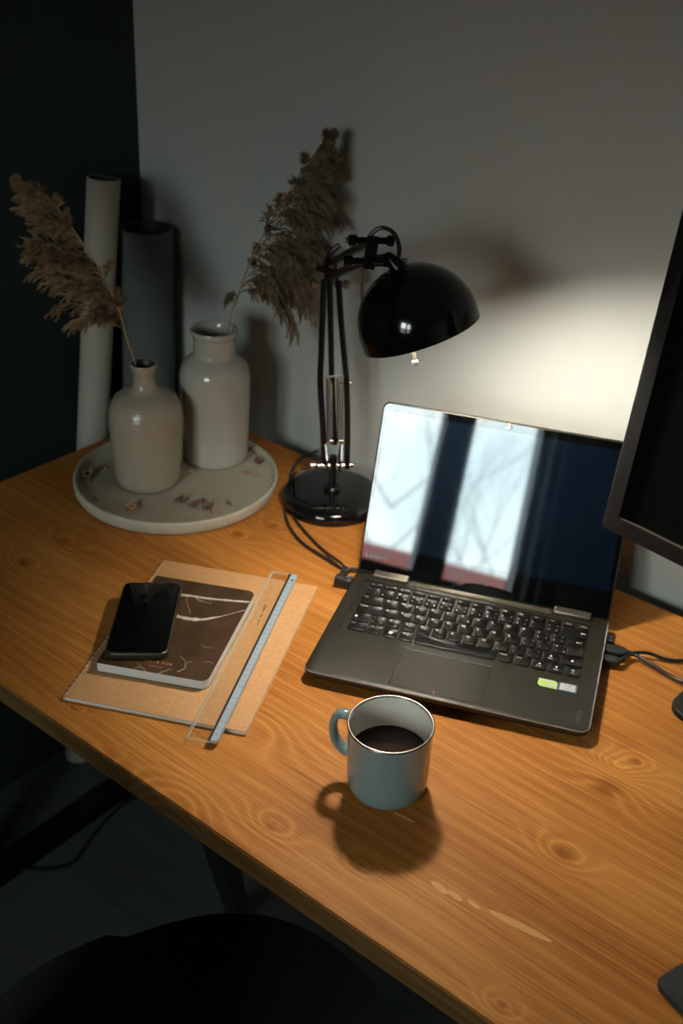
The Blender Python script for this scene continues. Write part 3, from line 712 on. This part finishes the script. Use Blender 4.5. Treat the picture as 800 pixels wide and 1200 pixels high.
o = finish(bm, 'wireless_receiver', M['rubber'], off=p0); o.location = p0; tag(o, 'tiny black receiver plugged into the laptop side beyond the cables', 'receiver')

# ================================================================== NOTEBOOKS, PHONE, RULER
# kraft notebook
kb = tag(empty('kraft_notebook', (.4514, -.6101, 0), .4411), 'large thin kraft notebook with stitched spine lying under the ruler', 'notebook')
KW, KH, KZ = .2068, .2834, .0052
bm = bmesh.new(); prism(bm, rrect(KW - .0012, KH - .0010, .0006, 2, .0006, .0004), .0007, KZ - .0007)
finish(bm, 'pages', M['paper'], kb, smooth=False)
bm = bmesh.new()
prism(bm, rrect(KW, KH, [.0006, .001, .001, .0006], 2), 0, .0007); prism(bm, rrect(KW, KH, [.0006, .001, .001, .0006], 2), KZ - .0007, KZ)
finish(bm, 'cover', M['kraft'], kb, smooth=False)
bm = bmesh.new(); tube(bm, [(.0002, 0, KZ / 2), (.0002, KH, KZ / 2)], KZ / 2 + .0001, 12, sx=.5, up=(0, 0, 1)); finish(bm, 'spine', M['kraft'], kb)
bm = bmesh.new()
n = 34
for i in range(n):
    y = .004 + i * (KH - .008) / n
    tube(bm, smooth_path([(-.0014, y, KZ - .002), (.0004, y + .0005, KZ + .0002), (.0012, y + .0042, KZ + .0004), (-.0008, y + .0052, KZ - .0008)], 3), .0005, 5, mi=0)
    box(bm, -.0016, .0002, y + .0052, y + .0074, KZ - .0018, KZ + .0001, 1)
finish(bm, 'stitching', None, kb, mats=[M['thread'], M['thread_dark']])
# marble notebook
def marble_mat():
    m = pmat('brown_marble', (.05, .03, .02), .42, spec=.25)
    tcn = N(m, 'ShaderNodeTexCoord')
    n1 = N(m, 'ShaderNodeTexNoise'); n1.inputs['Scale'].default_value = 14; n1.inputs['Detail'].default_value = 4; L(m, tcn.outputs['Object'], n1.inputs['Vector'])
    vm = N(m, 'ShaderNodeVectorMath', operation='MULTIPLY_ADD'); L(m, n1.outputs['Color'], vm.inputs[0]); vm.inputs[1].default_value = (.06, .06, .06); L(m, tcn.outputs['Object'], vm.inputs[2])
    vo = N(m, 'ShaderNodeTexVoronoi', feature='DISTANCE_TO_EDGE'); vo.inputs['Scale'].default_value = 15; L(m, vm.outputs[0], vo.inputs['Vector'])
    r1 = N(m, 'ShaderNodeMapRange'); r1.inputs['From Min'].default_value = 0; r1.inputs['From Max'].default_value = .022; r1.inputs['To Min'].default_value = 1; r1.inputs['To Max'].default_value = 0
    L(m, vo.outputs['Distance'], r1.inputs['Value'])
    n2 = N(m, 'ShaderNodeTexNoise'); n2.inputs['Scale'].default_value = 24; L(m, tcn.outputs['Object'], n2.inputs['Vector'])
    r2 = N(m, 'ShaderNodeMapRange'); r2.inputs['From Min'].default_value = .53; r2.inputs['From Max'].default_value = .68; L(m, n2.outputs['Fac'], r2.inputs['Value'])
    f = math_(m, 'MULTIPLY', r1.outputs[0], r2.outputs[0])
    n3 = N(m, 'ShaderNodeTexNoise'); n3.inputs['Scale'].default_value = 30; n3.inputs['Detail'].default_value = 5; L(m, tcn.outputs['Object'], n3.inputs['Vector'])
    cr = N(m, 'ShaderNodeValToRGB'); cr.color_ramp.elements[0].color = (.032, .016, .007, 1); cr.color_ramp.elements[0].position = .3; cr.color_ramp.elements[1].color = (.066, .036, .017, 1); cr.color_ramp.elements[1].position = .7
    L(m, n3.outputs['Fac'], cr.inputs['Fac'])
    mx = N(m, 'ShaderNodeMix', data_type='RGBA'); L(m, f, mx.inputs['Factor']); L(m, cr.outputs['Color'], mx.inputs['A']); mx.inputs['B'].default_value = (.50, .42, .32, 1)
    L(m, mx.outputs['Result'], B(m).inputs['Base Color']); return m
M['marble'] = marble_mat()
mb = tag(empty('marble_notebook', (.4443, -.5592, KZ), .4584), 'dark brown marble-patterned notebook with white pages under the phone', 'notebook')
MW, MH, MZ0, MZ = .1292, .1803, .0002, .0128
bm = bmesh.new(); prism(bm, rrect(MW - .0006, MH - .0006, [.002, .009, .009, .002], 6, .0003, .0003), MZ0 + .0008, MZ - .0005); finish(bm, 'pages', M['paper'], mb, angle=60)
bm = bmesh.new(); prism(bm, rrect(MW, MH, [.002, .0095, .0095, .002], 6), MZ0, MZ0 + .0008); prism(bm, rrect(MW, MH, [.002, .0095, .0095, .002], 6), MZ - .0005, MZ)
def ribbon(pts, ws):
    z = MZ + .00004; P = smooth_path([(a / 1000, b / 1000, 0) for a, b in pts], 6); n = len(P); prev = None
    for i, p in enumerate(P):
        t = i / (n - 1) * (len(ws) - 1); k = min(int(t), len(ws) - 2); w_ = (ws[k] * (1 - t + k) + ws[k + 1] * (t - k)) / 1000
        w_ *= 1 + .5 * noise.noise(Vector((p.x * 160, p.y * 160, 3)))
        d = (P[min(i + 1, n - 1)] - P[max(i - 1, 0)]).normalized(); q = Vector((-d.y, d.x, 0)) * w_ / 2
        a = bm.verts.new((p.x + q.x, p.y + q.y, z)); b = bm.verts.new((p.x - q.x, p.y - q.y, z))
        if prev: bm.faces.new((prev[0], prev[1], b, a)).material_index = 1
        prev = (a, b)
ribbon([(10, 146), (28, 147), (44, 149), (60, 150.5), (74, 150.5), (100, 153), (128.2, 157.3)], [3.5, 4.5, 5, 4, 3.4, 3.6, 3.2])
ribbon([(20, 112), (40, 107), (54, 106), (70, 105), (85, 107.6), (96, 114), (106, 120.6), (118, 131), (128.5, 140)], [2, 4, 5.5, 6, 5, 3, 1.6, 1.2, 1.4])
ribbon([(92, 8), (98, 16), (96, 24), (103, 31)], [1.6, .5, .8, .3]); ribbon([(84, 36), (92, 30), (97, 22)], [.3, .5, .4]); ribbon([(52, 148), (56, 136), (61, 128), (68, 116)], [.3, .5, .5, .4])
ribbon([(100, 62), (108, 58), (116, 60)], [.2, .4, .2]); ribbon([(112, 30), (120, 34), (126, 31)], [.2, .5, .2]); ribbon([(4, 12), (10, 15), (15, 11)], [.4, .6, .2])
mc = finish(bm, 'cover', None, mb, smooth=False, mats=[M['marble'], M['vein']])
bm = bmesh.new(); text_bm(bm, 'NOTE FOR', .0058, T((.0660, .0178, MZ + .0001)), align='CENTER', spacing=1.25)
for i in range(7): box(bm, .0578 + i * .0025, .0593 + i * .0025, .0100, .0108, MZ + .00008, MZ + .0001)
finish(bm, 'title', M['copper'], mb, smooth=False)
# phone
PZ = KZ + MZ
ph = tag(empty('smartphone', (.4468, -.5503, PZ + .0001), .6954), 'black smartphone with dark screen in an olive-edged case on the marble notebook', 'phone')
bm = bmesh.new(); prism(bm, rrect(.0710, .1430, .0110, 8), 0, .0088, .0028, 4)
cs = finish(bm, 'case', M['case'], ph)
bmc = bmesh.new(); prism(bmc, rrect(.0665, .1385, .0090, 8, .00225, .00225), .0078, .012); boolean(cs, bmc)
cs.data.materials.clear(); cs.data.materials.append(M['case'])
bm = bmesh.new(); prism(bm, rrect(.0664, .1384, .0090, 8, .0023, .0023), .0078, .0087, .0004, 2); finish(bm, 'screen', M['phone_glass'], ph)
bm = bmesh.new(); prism(bm, rrect(.011, .0012, .0006, 3, .030, .1325), .0087, .00885); finish(bm, 'earpiece', M['rubber'], ph)
bm = bmesh.new(); box(bm, .0308, .0402, -.0002, .0008, .0030, .0058); 
for i in range(6):
    box(bm, .0130 + i * .0022, .0142 + i * .0022, -.0002, .0008, .0038, .0052); box(bm, .0450 + i * .0022, .0462 + i * .0022, -.0002, .0008, .0038, .0052)
finish(bm, 'port', M['rubber'], ph, smooth=False)
# ruler
RZ = KZ + .0002
ru = tag(empty('ruler', (.5983, -.5703, RZ), .4661), 'clear plastic ruler with a pale centimetre strip lying across the kraft notebook', 'ruler')
RW, RH = .0352, .3227
bm = bmesh.new(); prism(bm, rrect(RW, RH, [.001, .004, .004, .001], 4), 0, .0028)
rb = finish(bm, 'ruler_body', None, ru, smooth=False, mats=[M['acrylic'], M['acrylic_edge']])
for p in rb.data.polygons:
    if abs(p.normal.z) < .5: p.material_index = 1
bm = bmesh.new(); box(bm, .0018, .0030, .001, RH - .001, .0028, .0029); finish(bm, 'bevel_line', M['acrylic_edge'], ru, smooth=False)
bm = bmesh.new(); prism(bm, rrect(.0086, RH - .0008, [.0005, .0035, .0035, .0005], 4, .0262, .0004), .0028, .00305); finish(bm, 'scale_strip', M['strip'], ru, smooth=False)
bm = bmesh.new(); box(bm, .0237, .0264, .0004, RH - .0004, .0028, .0031); finish(bm, 'black_line', M['blackline'], ru, smooth=False)
bm = bmesh.new()
for i in range(301):
    ln = .0030 if i % 10 == 0 else (.0022 if i % 5 == 0 else .0014); y = .0110 + i * .001
    if i > 292: break
    box(bm, .0348 - ln, .0348, y - .00009 * (2 if i % 10 == 0 else 1), y + .00009 * (2 if i % 10 == 0 else 1), .00305, .0031)
for i in range(30): text_bm(bm, str(30 - i if False else i), .0036, T((.0292, .0110 + i * .01, .00312)) @ Matrix.Rotation(-PI / 2, 4, 'Z'), align='CENTER')
finish(bm, 'scale_marks', pmat('grey_scale_print', (.06, .07, .08), .5), ru, smooth=False)
bm = bmesh.new(); lathe(bm, [(0, .0031), (.0019, .0031), (.0019, .0032), (0, .0032)], 20, c=(.0312, .3085, 0)); finish(bm, 'hanging_hole', M['blackline'], ru, smooth=False)
bm = bmesh.new(); rnd = random.Random(5); y = .2475
for wlen, wth in ((7, .0030), (3, .0022), (5, .0018)):
    for k in range(wlen):
        xx = .0138 + (.2475 - y) * .05
        bar(bm, (xx - wth / 2 * rnd.uniform(.3, 1), y, .0029), (xx + wth / 2 * rnd.uniform(.3, 1), y - rnd.uniform(-.001, .0016), .0029), .0009, .0001, (0, 1, 0)); y -= .0022
        if rnd.random() < .7: bar(bm, (xx - wth / 3, y + .0022, .0029), (xx + wth / 3, y + .0009, .0029), .0006, .0001, (0, 1, 0))
    y -= .0045
finish(bm, 'maker_mark', M['blackline'], ru, smooth=False)

# ================================================================== MUG
MC = Vector((.7945, -.4815, 0))
mug = tag(empty('mug', MC), 'blue-grey enamel mug of black coffee with a dark metal rim', 'mug')
def mp_(p): return [(r, z) for r, z in p]
bm = bmesh.new()
outer = [(0, .0012), (.030, .0012), (.0325, 0), (.0345, .0003), (.0372, .0020), (.0392, .0052), (.0405, .0105), (.0412, .0200), (.0417, .045), (.0421, .0765)]
lathe(bm, outer + [(.0424, .0790), (.0414, .0800), (.0404, .0785)], 96)
finish(bm, 'mug_body', M['mug_out'], mug, angle=60)
bm = bmesh.new(); lathe(bm, [(.0409, .0788), (.0403, .0770), (.0398, .05), (.0394, .022), (.0380, .010), (.034, .0055), (0, .0050)], 96); finish(bm, 'mug_lining', M['mug_in'], mug)
bm = bmesh.new(); n = 96; lathe(bm, [(0.0419 + .0014 * math.cos(a), .0790 + .0011 * math.sin(a)) for a in [k * PI / 6 for k in range(13)]], 96); finish(bm, 'mug_rim', M['rim'], mug)
bm = bmesh.new(); hd = Vector((-.945, -.327, 0)).normalized(); hu = Vector((0, 0, 1))
pts = [hd * .0405 + hu * .0740, hd * .048 + hu * .0765, hd * .0550 + hu * .0735, hd * .0590 + hu * .064, hd * .0590 + hu * .052, hd * .0560 + hu * .041, hd * .0490 + hu * .0330, hd * .0405 + hu * .0300]
side = hd.cross(hu)
tube(bm, smooth_path(pts, 8), .0070, 16, sx=.62, up=side); finish(bm, 'handle', M['mug_out'], mug)
bm = bmesh.new(); lathe(bm, [(0, .0420), (.0372, .0420), (.0392, .0425), (.0396, .0431), (.0392, .0410), (0, .0405)], 96); cf = finish(bm, 'coffee', M['coffee'], mug)
# ================================================================== TRAY, VASES
TC = Vector((.189, -.198, 0))
bm = bmesh.new(); lathe(bm, [(0, 0), (.1385, 0), (.1425, .0015), (.1450, .0060), (.1465, .0175), (.1458, .0200), (.1435, .0210), (.1412, .0200), (.1400, .0110), (.1385, .0095), (0, .0095)], 128)
o = finish(bm, 'round_tray', M['tray'], angle=60); o.location = TC; tag(o, 'round pale stone tray with a low rim carrying the two vases', 'tray')
TZ = .0096
v1 = tag(empty('bottle_vase', (.1625, -.2290, TZ)), 'short beige glazed bottle vase with a narrow neck, front of the tray', 'vase')
S = [(0, .0022), (.036, .0022), (.0385, 0), (.0415, .0012), (.0440, .0045), (.0462, .012), (.0490, .040), (.0512, .075), (.0522, .098), (.0517, .110), (.0495, .121), (.0440, .1315), (.0350, .1385), (.0240, .1435), (.0180, .1480), (.0155, .1560), (.0148, .1650), (.0155, .1700), (.0168, .1730), (.0172, .1770), (.0182, .1795), (.0185, .1825), (.0176, .1845), (.0160, .1840), (.0140, .1800), (.0128, .1650), (.0140, .1480), (.030, .135), (.044, .110), (.043, .02), (0, .012)]
bm = bmesh.new(); lathe(bm, S, 96, mis=[0] * 23 + [1] * 7); finish(bm, 'vase_body', None, v1, mats=[M['vase_s'], M['vase_dark']], angle=70)
v2 = tag(empty('jar_vase', (.1815, -.1120, TZ)), 'tall white glazed jar vase with a wide neck, back of the tray', 'vase')
S = [(0, .0022), (.036, .0022), (.0395, 0), (.0430, .0012), (.0465, .0045), (.0482, .012), (.0495, .040), (.0508, .080), (.0515, .120), (.0515, .135), (.0500, .147), (.0460, .1565), (.0395, .1635), (.0335, .1675), (.0308, .1710), (.0302, .1760), (.0300, .1930), (.0305, .1975), (.0330, .2010), (.0345, .2040), (.0348, .2075), (.0338, .2095), (.0318, .2090), (.0290, .2040), (.0272, .1900), (.0275, .170), (.040, .155), (.048, .135), (.046, .02), (0, .012)]
bm = bmesh.new(); lathe(bm, S, 96); finish(bm, 'vase_body', M['vase_b'], v2, angle=70)

# dried petals on the tray
def petal(px, py, size, kind, seed, label, cup=.5, z=TZ):
    size *= 1.3
    rnd = random.Random(seed); p = on_desk(px, py, z); bm = bmesh.new()
    if kind == 'petals': n = rnd.choice((2, 3))
    else: n = {'bud': 4, 'curl': 1, 'leaf': 1}[kind]
    for k in range(n):
        a0 = rnd.uniform(0, 2 * PI) if kind != 'bud' else k * PI / 2 + rnd.uniform(-.3, .3)
        ln = size * rnd.uniform(.8, 1.1); wd = ln * (.28 if kind in ('leaf', 'curl') else .42); lift = (.6 if kind == 'bud' else .32) * size
        ca, sa = math.cos(a0), math.sin(a0); g = []
        for i in range(7):
            t = i / 6; row = []
            for j in range(-2, 3):
                wv = wd * math.sin(PI * min(.98, max(.05, t)) ** .8) * j / 2
                h = lift * (t ** 1.6) * (1 if kind != 'leaf' else .4) + cup * abs(j) ** 1.5 * wd * .25 + rnd.uniform(-.03, .03) * size
                x = ln * t - ln * .35; y = wv
                row.append((p.x + ca * x - sa * y, p.y + sa * x + ca * y, z + .0006 + max(0, h)))
            g.append(row)
        for zz, flip in ((0, 0),):
            V = [[bm.verts.new(q) for q in row] for row in g]; V2 = [[bm.verts.new((q[0], q[1], q[2] + .0005)) for q in row] for row in g]
            for i in range(6):
                for j in range(4):
                    bm.faces.new((V[i][j], V[i][j + 1], V[i + 1][j + 1], V[i + 1][j])); bm.faces.new((V2[i][j], V2[i + 1][j], V2[i + 1][j + 1], V2[i][j + 1]))
            for i in range(6):
                bm.faces.new((V[i][0], V[i + 1][0], V2[i + 1][0], V2[i][0])); bm.faces.new((V[i][4], V2[i][4], V2[i + 1][4], V[i + 1][4]))
            for j in range(4):
                bm.faces.new((V[0][j], V2[0][j], V2[0][j + 1], V[0][j + 1])); bm.faces.new((V[6][j], V[6][j + 1], V2[6][j + 1], V2[6][j]))
    if kind == 'bud': tube(bm, [(p.x, p.y, z + .002), (p.x + size * .9, p.y - size * .3, z + .0012)], .0009, 6)
    if kind == 'leaf': tube(bm, [(p.x - ln * .3 * ca, p.y - ln * .3 * sa, z + .001), (p.x - ln * ca, p.y - ln * sa, z + .001)], .0006, 5)
    o = finish(bm, 'dried_petal', M['petal2'] if kind == 'bud' or seed % 2 else M['petal'], off=(p.x, p.y, z)); o.location = (p.x, p.y, z)
    tag(o, label, 'petal', 'dried petals scattered on the tray')
petal(103, 561, .013, 'bud', 1, 'mauve dried bud at the left rim of the tray')
petal(113, 586, .009, 'leaf', 2, 'small tan dried petal below the mauve bud')
petal(155, 596, .013, 'petals', 4, 'tan and pink dried petals left of centre at the tray front')
petal(162, 594, .009, 'bud', 14, 'tan dried bud touching the petals at the tray front')
petal(213, 588, .011, 'petals', 5, 'pale pink dried petal at the left of the front middle cluster')
petal(219, 586, .010, 'curl', 15, 'cream dried petal within the front middle cluster')
petal(229, 594, .009, 'bud', 6, 'dark dried bud in the middle of the front cluster')
petal(245, 597, .011, 'bud', 7, 'brown dried bud at the right of the front middle cluster')
petal(241, 589, .008, 'curl', 17, 'curled dark petal leaning on the brown bud in the front cluster')
petal(221, 557, .010, 'curl', 8, 'curled dark dried petal touching the beige vase')
petal(268, 591, .009, 'leaf', 9, 'pink dried petal with a thin stalk at the front right of the tray')
petal(292, 556, .013, 'leaf', 10, 'pale dried petal at the right of the tray')
petal(303, 543, .014, 'petals', 11, 'larger mauve dried petals against the right rim')
petal(318, 542, .011, 'curl', 12, 'cream curled petal touching the right rim')
petal(120, 553, .008, 'curl', 18, 'dark dried crumb in the shade left of the beige vase')
petal(129, 532, .008, 'curl', 20, 'dark dried petal behind the beige vase on the left')
petal(293, 527, .017, 'bud', 22, 'upright pink dried bud behind the white vase', cup=.2)

# ================================================================== PAMPAS
def pampas(root, name_label, axis_px, base_in, start, side, width, seed, mat, droop, nb, depth_tilt=0):
    rnd = random.Random(seed); P0 = Vector(base_in)
    axis = [Vector(base_in)] + [vpt(x, y, P0) + Vector((F_.x, F_.y, 0)).normalized() * (dz + depth_tilt * k) for k, (x, y, dz) in enumerate(axis_px)]
    path = smooth_path(axis, 10); n = len(path)
    t_ = tag(empty('pampas_grass', P0), name_label, 'dried grass')
    bm = bmesh.new(); tube(bm, path, [.0016 - .0012 * i / n for i in range(n)], 6); finish(bm, 'stem', M['stalk'], t_, off=P0)
    bm = bmesh.new()
    Rh = Vector((R_.x, R_.y, 0)).normalized(); Fh = Vector((F_.x, F_.y, 0)).normalized()
    def spike(p, d, ln, wd):
        d = d.normalized(); q = d.cross(Vector((rnd.uniform(-1, 1), rnd.uniform(-1, 1), rnd.uniform(-1, 1)))).normalized(); q2 = d.cross(q)
        a = bm.verts.new(p); b = bm.verts.new(p + d * ln); m1 = bm.verts.new(p + d * ln * .4 + q * wd); m2 = bm.verts.new(p + d * ln * .4 - q * wd * .5 + q2 * wd * .8); m3 = bm.verts.new(p + d * ln * .4 - q * wd * .5 - q2 * wd * .8)
        for x, y in ((m1, m2), (m2, m3), (m3, m1)): bm.faces.new((a, x, y)); bm.faces.new((b, y, x))
    def twig(p, d, ln, grav, lvl):
        k = 9 if lvl else 12; pts = [p]; d = d.normalized()
        for i in range(k):
            d = (d + Vector((rnd.uniform(-.12, .12), rnd.uniform(-.12, .12), rnd.uniform(-.1, .1) - grav))).normalized(); p = p + d * ln / k; pts.append(p)
        tube(bm, pts, .00035 if lvl else .0005, 3)
        for i in range(1, len(pts)):
            dd = pts[i] - pts[i - 1]
            for _ in range((3 if ln > .012 else 1) if lvl else 2):
                o = Vector((rnd.uniform(-1, 1), rnd.uniform(-1, 1), rnd.uniform(-1.1, .5)))
                spike(pts[i], dd.normalized() + o * .45, rnd.uniform(.006, .0115), rnd.uniform(.0004, .0007))
        if not lvl:
            for i in range(2, len(pts) - 1):
                for _ in range(2):
                    o = Vector((rnd.uniform(-1, 1), rnd.uniform(-1, 1), rnd.uniform(-.9, .6)))
                    twig(pts[i], (pts[i + 1] - pts[i]).normalized() + o * .6, ln * rnd.uniform(.16, .30), grav * .8, 1)
    for b in range(nb):
        t = b / (nb - 1); i = min(n - 2, int((start + (1 - start) * t ** .92) * n)); p = path[i]; ax = (path[i + 1] - path[i]).normalized()
        wl = width(t); s = side if rnd.random() < .88 else -side * .45
        d = ax * rnd.uniform(.5, 1.5) + Rh * s * rnd.uniform(.25, 1.25) + Fh * rnd.uniform(-.6, .6)
        if s * side < 0: wl *= .30
        twig(p, d, wl * rnd.uniform(.65, 1.1), droop(t) * rnd.uniform(.6, 1.3), 0)
    finish(bm, 'plume', M[mat], t_, off=P0, smooth=False)
    return t_
v1c = Vector((.1625, -.2290, TZ)); v2c = Vector((.1815, -.1120, TZ))
pampas(None, 'tan pampas grass plume leaning left out of the beige vase', [(159, 430, 0), (150, 402, 0), (139, 362, .0), (118, 318, 0), (88, 272, 0), (56, 232, 0), (24, 212, 0)], v1c + Vector((.004, .003, .03)), .34, -1,
       lambda t: .010 + .105 * max(0, math.sin(PI * min(1, .30 + t * .69))) ** 1.2 * (1 - .70 * t), 11, 'plume', lambda t: .07 * (1 - t) + .01, 74)
pampas(None, 'brown pampas grass plume leaning right out of the white vase', [(268, 385, 0), (277, 352, 0), (291, 312, .0), (316, 262, 0), (346, 212, 0), (368, 180, 0), (386, 156, 0)], v2c + Vector((.006, .004, .05)), .30, 1,
       lambda t: .008 + .125 * max(0, math.sin(PI * min(1, .34 + t * .65))) ** 1.4 * (1 - .86 * t), 23, 'plume_dark', lambda t: .20 * (1 - t) ** 1.5 + .01, 80)

# ================================================================== TUBES BESIDE THE DESK
def hollow(name, a, b, r, wall, mats, label, cat, depth=.3):
    a = Vector(a); b = Vector(b); h = (b - a).length; bm = bmesh.new()
    lathe(bm, [(0, 0), (r - .001, 0), (r, .001), (r, h - .0005), (r - .0005, h), (r - wall, h), (r - wall - .0003, h - .0006), (r - wall, h - depth), (0, h - depth)], 64, mis=[0] * 5 + [1] * 3, M4=frame_m((0, 0, 0), b - a))
    o = finish(bm, name, None, mats=mats, angle=60); o.location = a; return tag(o, label, cat)
hollow('cardboard_tube', (-.0975, -.2010, ZF + .003), (-.0815, -.0805, .3785), .0250, .0025, [M['tube'], M['roll_in']], 'slim tall white cardboard tube standing between the desk and dark wall', 'tube')
hollow('felt_roll', (-.0600, -.0480, ZF + .002), (-.0600, -.0200, .2940), .0425, .0060, [M['roll'], M['roll_in']], 'thick dark grey roll standing in the wall corner behind the beige vase', 'roll')

# ================================================================== MONITOR
MP = Vector((.8911, -.2817, .2559)); MA, MT = -.1496, .1458
mon = tag(empty('monitor', (1.13, -.19, 0)), 'black computer monitor with a thick frame at the right edge', 'monitor'); off = mon.location
Mm = T(MP) @ Matrix.Rotation(MA, 4, 'Z') @ Matrix.Rotation(PI / 2 - MT, 4, 'X')
def mpart(bm, name, m, **kw):
    bmesh.ops.transform(bm, matrix=Mm, verts=bm.verts); return finish(bm, name, M[m], mon, off=off, **kw)
MWd, MHt, BZ = .535, .323, .0165
bm = bmesh.new(); prism(bm, rrect(MWd, MHt, .004, 4), -.030, 0, .0018, 3); mo = finish(bm, 'frame', M['monitor'], mon)
bmc = bmesh.new(); prism(bmc, rrect(MWd - 2 * BZ, MHt - 2 * BZ, .0005, 2, BZ, BZ), -.0045, .01); boolean(mo, bmc)
mo.data.materials.clear(); mo.data.materials.append(M['monitor']); mo.data.transform(T(-Vector(off)) @ Mm)
bm = bmesh.new(); prism(bm, rrect(MWd - 2 * BZ - .0004, MHt - 2 * BZ - .0004, .0005, 2, BZ + .0002, BZ + .0002), -.0046, -.0040); mpart(bm, 'screen', 'mon_scr', smooth=False)
bm = bmesh.new(); box(bm, BZ, MWd - BZ, BZ - .0003, BZ + .0012, -.0041, -.0005); mpart(bm, 'lit_bezel_lip', 'mon_lip_lit', smooth=False)
bm = bmesh.new(); prism(bm, rrect(.24, .20, .02, 6, MWd / 2 - .12, .06), -.052, -.029, .006, 3); mpart(bm, 'housing', 'monitor')
bm = bmesh.new(); bar(bm, (1.17, -.185, .008), (1.155, -.262, .36), .055, .022, (1, -.15, 0)); finish(bm, 'neck', M['monitor'], mon, off=off, smooth=False)
bm = bmesh.new(); prism(bm, rrect(.32, .185, .022, 8), 0, .010, .003, 3); bmesh.ops.transform(bm, matrix=T((.9615, -.1880, .0)) @ Matrix.Rotation(-.08, 4, 'Z'), verts=bm.verts)
finish(bm, 'foot', M['monitor'], mon, off=off)

# slab at the lower right
bm = bmesh.new(); prism(bm, rrect(.12, .20, .009, 6), 0, .007, .002, 3)
o = finish(bm, 'tablet', M['chair']); o.location = (1.1085, -.5210, 0); o.rotation_euler = (0, 0, -.33); tag(o, 'black flat tablet with a rounded corner at the lower right of the desk', 'tablet')

# ================================================================== CHAIR AND FLOOR ITEMS
chair = tag(empty('chair', (.80, -.75, ZF), 0), 'black moulded chair tucked under the front of the desk', 'chair'); off = chair.location
CH = Matrix.Rotation(-.44, 4, 'Z')
def cpart(bm, name, m='chair', **kw):
    bmesh.ops.transform(bm, matrix=T(chair.location) @ CH, verts=bm.verts); return finish(bm, name, M[m], chair, off=off, **kw)
sz = -.25 - ZF
bm = bmesh.new(); ring = []
def seat_pt(r, a):
    e = 2.7; c_, s_ = math.cos(a), math.sin(a); k = (abs(c_) ** e + abs(s_) ** e) ** (-1 / e)
    return (.245 * r * k * c_, .235 * r * k * s_)
lay = []
for zt in (0, -.012):
    rr = []
    for ir in range(1, 11):
        r = ir / 10; row = []
        for ia in range(64):
            a = ia / 64 * 2 * PI; x, y = seat_pt(r, a); z = sz + zt - .022 * (1 - r ** 2) + (.014 * r ** 4 * (1 if y < 0 else .0)) - (.012 * max(0, y / .235) ** 3) + abs(x / .245) ** 4 * .012
            row.append(bm.verts.new((x, y, z)))
        rr.append(row)
    c0 = bm.verts.new((0, 0, sz + zt - .022)); lay.append((c0, rr))
for c0, rr in lay:
    for i in range(64): bm.faces.new((c0, rr[0][i], rr[0][(i + 1) % 64]))
    for a, b in zip(rr, rr[1:]):
        for i in range(64): bm.faces.new((a[i], a[(i + 1) % 64], b[(i + 1) % 64], b[i]))
a, b = lay[0][1][-1], lay[1][1][-1]
for i in range(64): bm.faces.new((a[i], a[(i + 1) % 64], b[(i + 1) % 64], b[i]))
cpart(bm, 'seat', angle=70)
bm = bmesh.new(); G = []
for i in range(13):
    row = []
    for j in range(9):
        u = -1 + i / 6; v_ = j / 8; w_ = .15 - .03 * v_; x = u * w_; y = -.215 + .05 * u * u - .07 * v_; row.append((x, y, sz + .005 + .36 * v_))
    G.append(row)
V = [[bm.verts.new(p) for p in r] for r in G]; V2 = [[bm.verts.new((p[0], p[1] - .012, p[2])) for p in r] for r in G]
for i in range(12):
    for j in range(8): bm.faces.new((V[i][j], V[i + 1][j], V[i + 1][j + 1], V[i][j + 1])); bm.faces.new((V2[i][j], V2[i][j + 1], V2[i + 1][j + 1], V2[i + 1][j]))
    bm.faces.new((V[i][0], V2[i][0], V2[i + 1][0], V[i + 1][0])); bm.faces.new((V[i][8], V[i + 1][8], V2[i + 1][8], V2[i][8]))
for j in range(8): bm.faces.new((V[0][j], V[0][j + 1], V2[0][j + 1], V2[0][j])); bm.faces.new((V[12][j], V2[12][j], V2[12][j + 1], V[12][j + 1]))
cpart(bm, 'backrest', angle=60)
for sx_, sy_ in ((-1, -1), (1, -1), (-1, 1), (1, 1)):
    bm = bmesh.new(); tube(bm, [(sx_ * .11, sy_ * .11, sz - .03), (sx_ * .20, sy_ * .20, 0.001)], [.012, .009], 10); cpart(bm, 'leg', 'blackbar')
def on_floor(px, py, z=ZF + .004): return on_desk(px, py, z)
bm = bmesh.new(); tube(bm, smooth_path([on_floor(-40, 1062), on_floor(0, 1032), on_floor(45, 990), on_floor(82, 958), on_floor(120, 945), on_floor(160, 934), on_floor(215, 915)], 6), .0035, 8)
tag(finish(bm, 'floor_cable', M['cable']), 'upper black cable running over the floor under the desk', 'cable', 'cables on the floor')
bm = bmesh.new(); tube(bm, smooth_path([on_floor(-40, 1040), on_floor(19, 1021), on_floor(60, 1019), on_floor(86, 1010), on_floor(105, 984), on_floor(128, 957), on_floor(165, 925)], 6), .0030, 8)
tag(finish(bm, 'floor_cable', M['cable']), 'lower kinked black cable on the floor under the desk', 'cable', 'cables on the floor')
bm = bmesh.new(); c_ = on_floor(152, 903, ZF)
lathe(bm, [(0, 0), (.034, 0), (.040, .004), (.043, .018), (.0445, .020), (.0425, .021), (.038, .008), (0, .006)], 64, mis=[0] * 5 + [1] * 2)
o = finish(bm, 'dish', None, mats=[M['white_pl'], M['wall_dark']], angle=60); o.location = c_; tag(o, 'white-rimmed round dish on the floor below the desk edge', 'dish')
